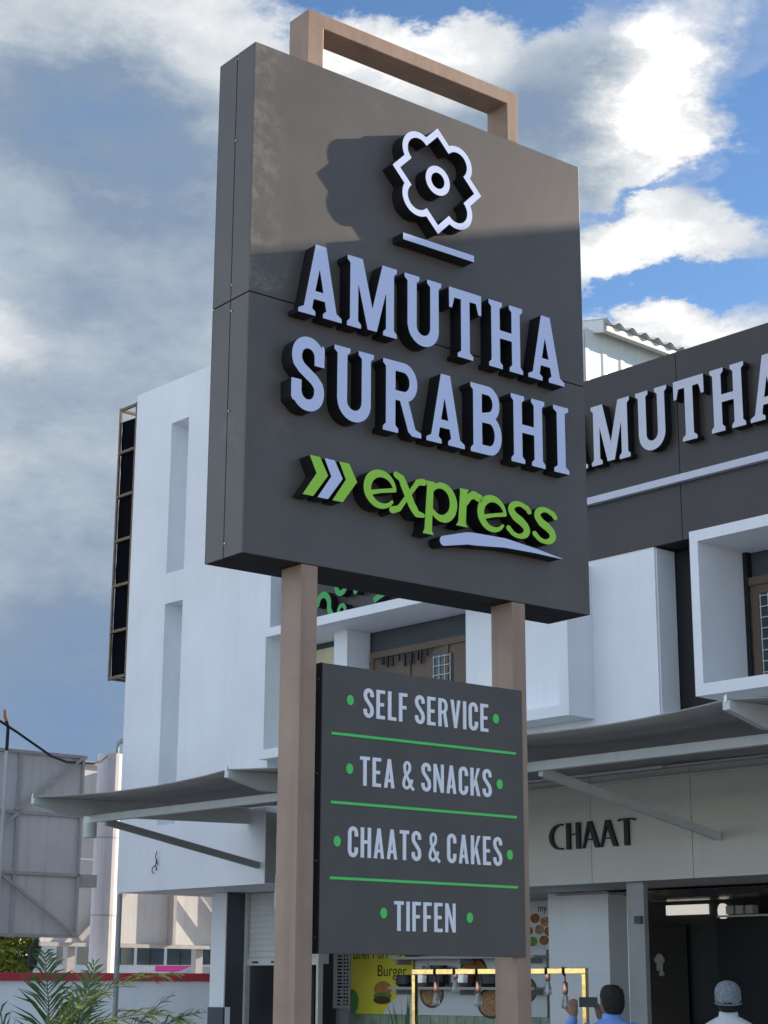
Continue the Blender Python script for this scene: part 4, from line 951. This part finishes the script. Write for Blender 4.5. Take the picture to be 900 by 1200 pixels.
# ------------------------------------------------------------------ people (seen from behind)
def remesh(o, vox, sm=8):
    r = o.modifiers.new('r', 'REMESH'); r.mode = 'VOXEL'; r.voxel_size = vox; r.use_smooth_shade = True
    s = o.modifiers.new('s', 'SMOOTH'); s.factor = .5; s.iterations = sm
def person(label, loc, rz, h, shirt, arms, net=False):
    k = h/1.62; t = thing('person', label, 'person', loc, rz); t.scale = (k, k, k)
    # faces +Y; right hand at +X
    b = MB()
    b.rings([((0, .015, 1.385), .052, .055), ((0, .015, 1.43), .052, .056), ((0, .03, 1.46), .058, .066)])            # neck
    b.rings([((0, .055, 1.405), .028, .03), ((0, .045, 1.425), .050, .062), ((0, .03, 1.455), .066, .084), ((0, .018, 1.50), .074, .095), ((0, .012, 1.545), .076, .099), ((0, .010, 1.585), .066, .088), ((0, .010, 1.612), .035, .05)])
    b.tube([(0, .105, 1.515), (0, .128, 1.485), (0, .108, 1.475)], [.010, .016, .010], 8)                              # nose
    for s in (-1, 1): b.tube([(s*.074, .005, 1.525), (s*.083, -.002, 1.52), (s*.079, .003, 1.485)], [.010, .016, .008], 8)   # ears
    b.tube([(-.024, .108, 1.452), (0, .115, 1.451), (.024, .108, 1.452)], .007, 8)
    b.rings([((0, 0, .86), .16, .11), ((0, 0, 1.0), .145, .10), ((0, 0, 1.2), .165, .11), ((0, 0, 1.33), .17, .095), ((0, .01, 1.385), .08, .07)])
    for s in (-1, 1):
        b.tube([(s*.085, 0, .90), (s*.09, .01, .50), (s*.092, 0, .28), (s*.095, -.01, .06)], [.085, .058, .052, .036], 14)
        b.tube([(s*.095, -.05, .03), (s*.10, .06, .03), (s*.105, .15, .022)], [.034, .038, .026], 10)
    hands = []
    for s, (el_, wr, fd) in zip((-1, 1), arms):
        sp = Vector((s*.175, 0, 1.325)); e, w_ = Vector(el_), Vector(wr)
        b.tube([sp, sp.lerp(e, .5), e, e.lerp(w_, .35), w_], [.05, .045, .038, .037, .026], 12)
        d = Vector(fd).normalized(); sidev = Vector((0, 0, 1)).cross(d)
        if sidev.length < .1: sidev = Vector((1, 0, 0))
        sidev.normalize(); nrm = d.cross(sidev)
        pc = w_+d*.05
        b.tube([w_, w_+d*.03, w_+d*.085], [.026, .036, .036], 10, flat=.5)
        for f in range(4):
            o_ = w_+d*.080+sidev*(-.028+.0187*f); L = (.062, .072, .068, .052)[f]
            b.tube([o_, o_+d*L*.5-nrm*.008, o_+d*L*.8-nrm*.026, o_+d*L*.85-nrm*.040], [.0090, .0085, .008, .0065], 8)
        o_ = w_+d*.030+sidev*(-s*.030)
        b.tube([o_, o_+d*.025-sidev*s*.022-nrm*.01, o_+d*.058-sidev*s*.026-nrm*.022], [.011, .0095, .0075], 8)
    remesh(obj('body', b, 'skin', t), .0065, 4)
    m = MB()
    m.rings([((0, 0, .80), .185, .135), ((0, 0, .95), .172, .125), ((0, -.005, 1.10), .178, .130), ((0, -.008, 1.25), .196, .132), ((0, -.004, 1.325), .200, .110), ((0, .004, 1.365), .135, .088), ((0, .010, 1.395), .078, .075)])
    for s, (el_, wr, fd) in zip((-1, 1), arms):
        sp = Vector((s*.170, 0, 1.318)); e, w_ = Vector(el_), Vector(wr)
        m.tube([sp, sp.lerp(e, .5), e, e.lerp(w_, .5), e.lerp(w_, .93)], [.068, .060, .050, .047, .040], 12)
    sh_ = obj('shirt', m, shirt, t); remesh(sh_, .010, 6)
    c = MB(); c.rings([((0, .008, 1.385), .072, .072), ((0, .012, 1.425), .066, .070), ((0, .010, 1.43), .062, .066), ((0, .006, 1.39), .066, .066)], caps=False); obj('collar', c, shirt, sh_, smooth=True)
    m = MB(); m.rings([((0, 0, .98), .168, .118), ((0, 0, .88), .182, .128), ((0, 0, .80), .175, .12)])
    for s in (-1, 1): m.tube([(s*.088, 0, .88), (s*.092, .01, .50), (s*.095, 0, .08)], [.095, .078, .068], 14)
    remesh(obj('trousers', m, 'trouser_dark', t), .012, 6)
    for s in (-1, 1): obj('shoe', MB().rings([((s*.10, .035, 0.0), .05, .135), ((s*.10, .035, .02), .052, .138), ((s*.10, .02, .06), .045, .11), ((s*.097, -.03, .10), .042, .05)]), 'shoe_black', t, smooth=True)
    for s in (-1, 1): obj('eye', MB().rings([((s*.031, .100, 1.513), .004, .003), ((s*.031, .103, 1.518), .012, .006), ((s*.031, .100, 1.523), .004, .003)]), 'print_black', t)
    m = MB()   # hair as a cap, open at the face
    m.rings([((0, -.045, 1.425), .050, .040), ((0, -.030, 1.455), .072, .068), ((0, -.018, 1.50), .084, .090), ((0, -.008, 1.55), .087, .102), ((0, .0, 1.595), .076, .095), ((0, .002, 1.625), .048, .062), ((0, .002, 1.632), .01, .01)])
    hr = obj('hair', m, 'hair_black', t); remesh(hr, .008, 5)
    tx = bpy.data.textures.new('tuft', 'CLOUDS'); tx.noise_scale = .02; dm = hr.modifiers.new('d', 'DISPLACE'); dm.texture = tx; dm.strength = .010; dm.mid_level = .5
    if net:
        m = MB(); m.rings([((0, -.035, 1.470), .070, .062), ((0, -.022, 1.488), .085, .088), ((0, -.010, 1.515), .094, .105), ((0, -.005, 1.56), .098, .112), ((0, 0, 1.605), .084, .098), ((0, .002, 1.636), .05, .06), ((0, .002, 1.643), .01, .01)])
        nt = obj('hairnet', m, 'hairnet_mesh', t, smooth=True); nt.modifiers.new('s', 'SUBSURF').render_levels = 2
        tx = bpy.data.textures.new('puff', 'CLOUDS'); tx.noise_scale = .03; dm = nt.modifiers.new('d', 'DISPLACE'); dm.texture = tx; dm.strength = .014
        obj('elastic_band', MB().tube([(.094*math.cos(a), -.018+.098*math.sin(a), 1.486+.012*math.sin(a)) for a in [2*math.pi*i/28 for i in range(29)]], .0035, 8), 'hairnet_mesh', nt)
    return t
P1 = (1.665, 13.3, 0)
person('person in a blue shirt raising a phone before the food counter', P1, R(18), 1.63, 'shirt_blue', (((-.30, .18, 1.20), (-.125, .40, 1.40), (.1, .25, 1)), ((.30, .18, 1.20), (.10, .42, 1.38), (-.1, .25, 1))))
person('person in a white shirt and pale hairnet facing the dark shop', (2.505, 13.3, 0), R(-6), 1.65, 'shirt_white', (((-.235, -.03, 1.06), (-.25, .10, .82), (0, .2, -1)), ((.235, -.03, 1.06), (.25, .10, .82), (0, .2, -1))), net=True)
ph = thing('phone', 'dark phone held up sideways by the person in the blue shirt', 'phone', (1.535, 13.66, 1.515), R(18))
obj('phone_case', MB().box(-.075, .075, -.004, .004, -.036, .036), 'phone_body', ph, bevel=.003); obj('camera_bump', MB().box(-.068, -.040, .0041, .007, .004, .030), 'phone_lens', ph)
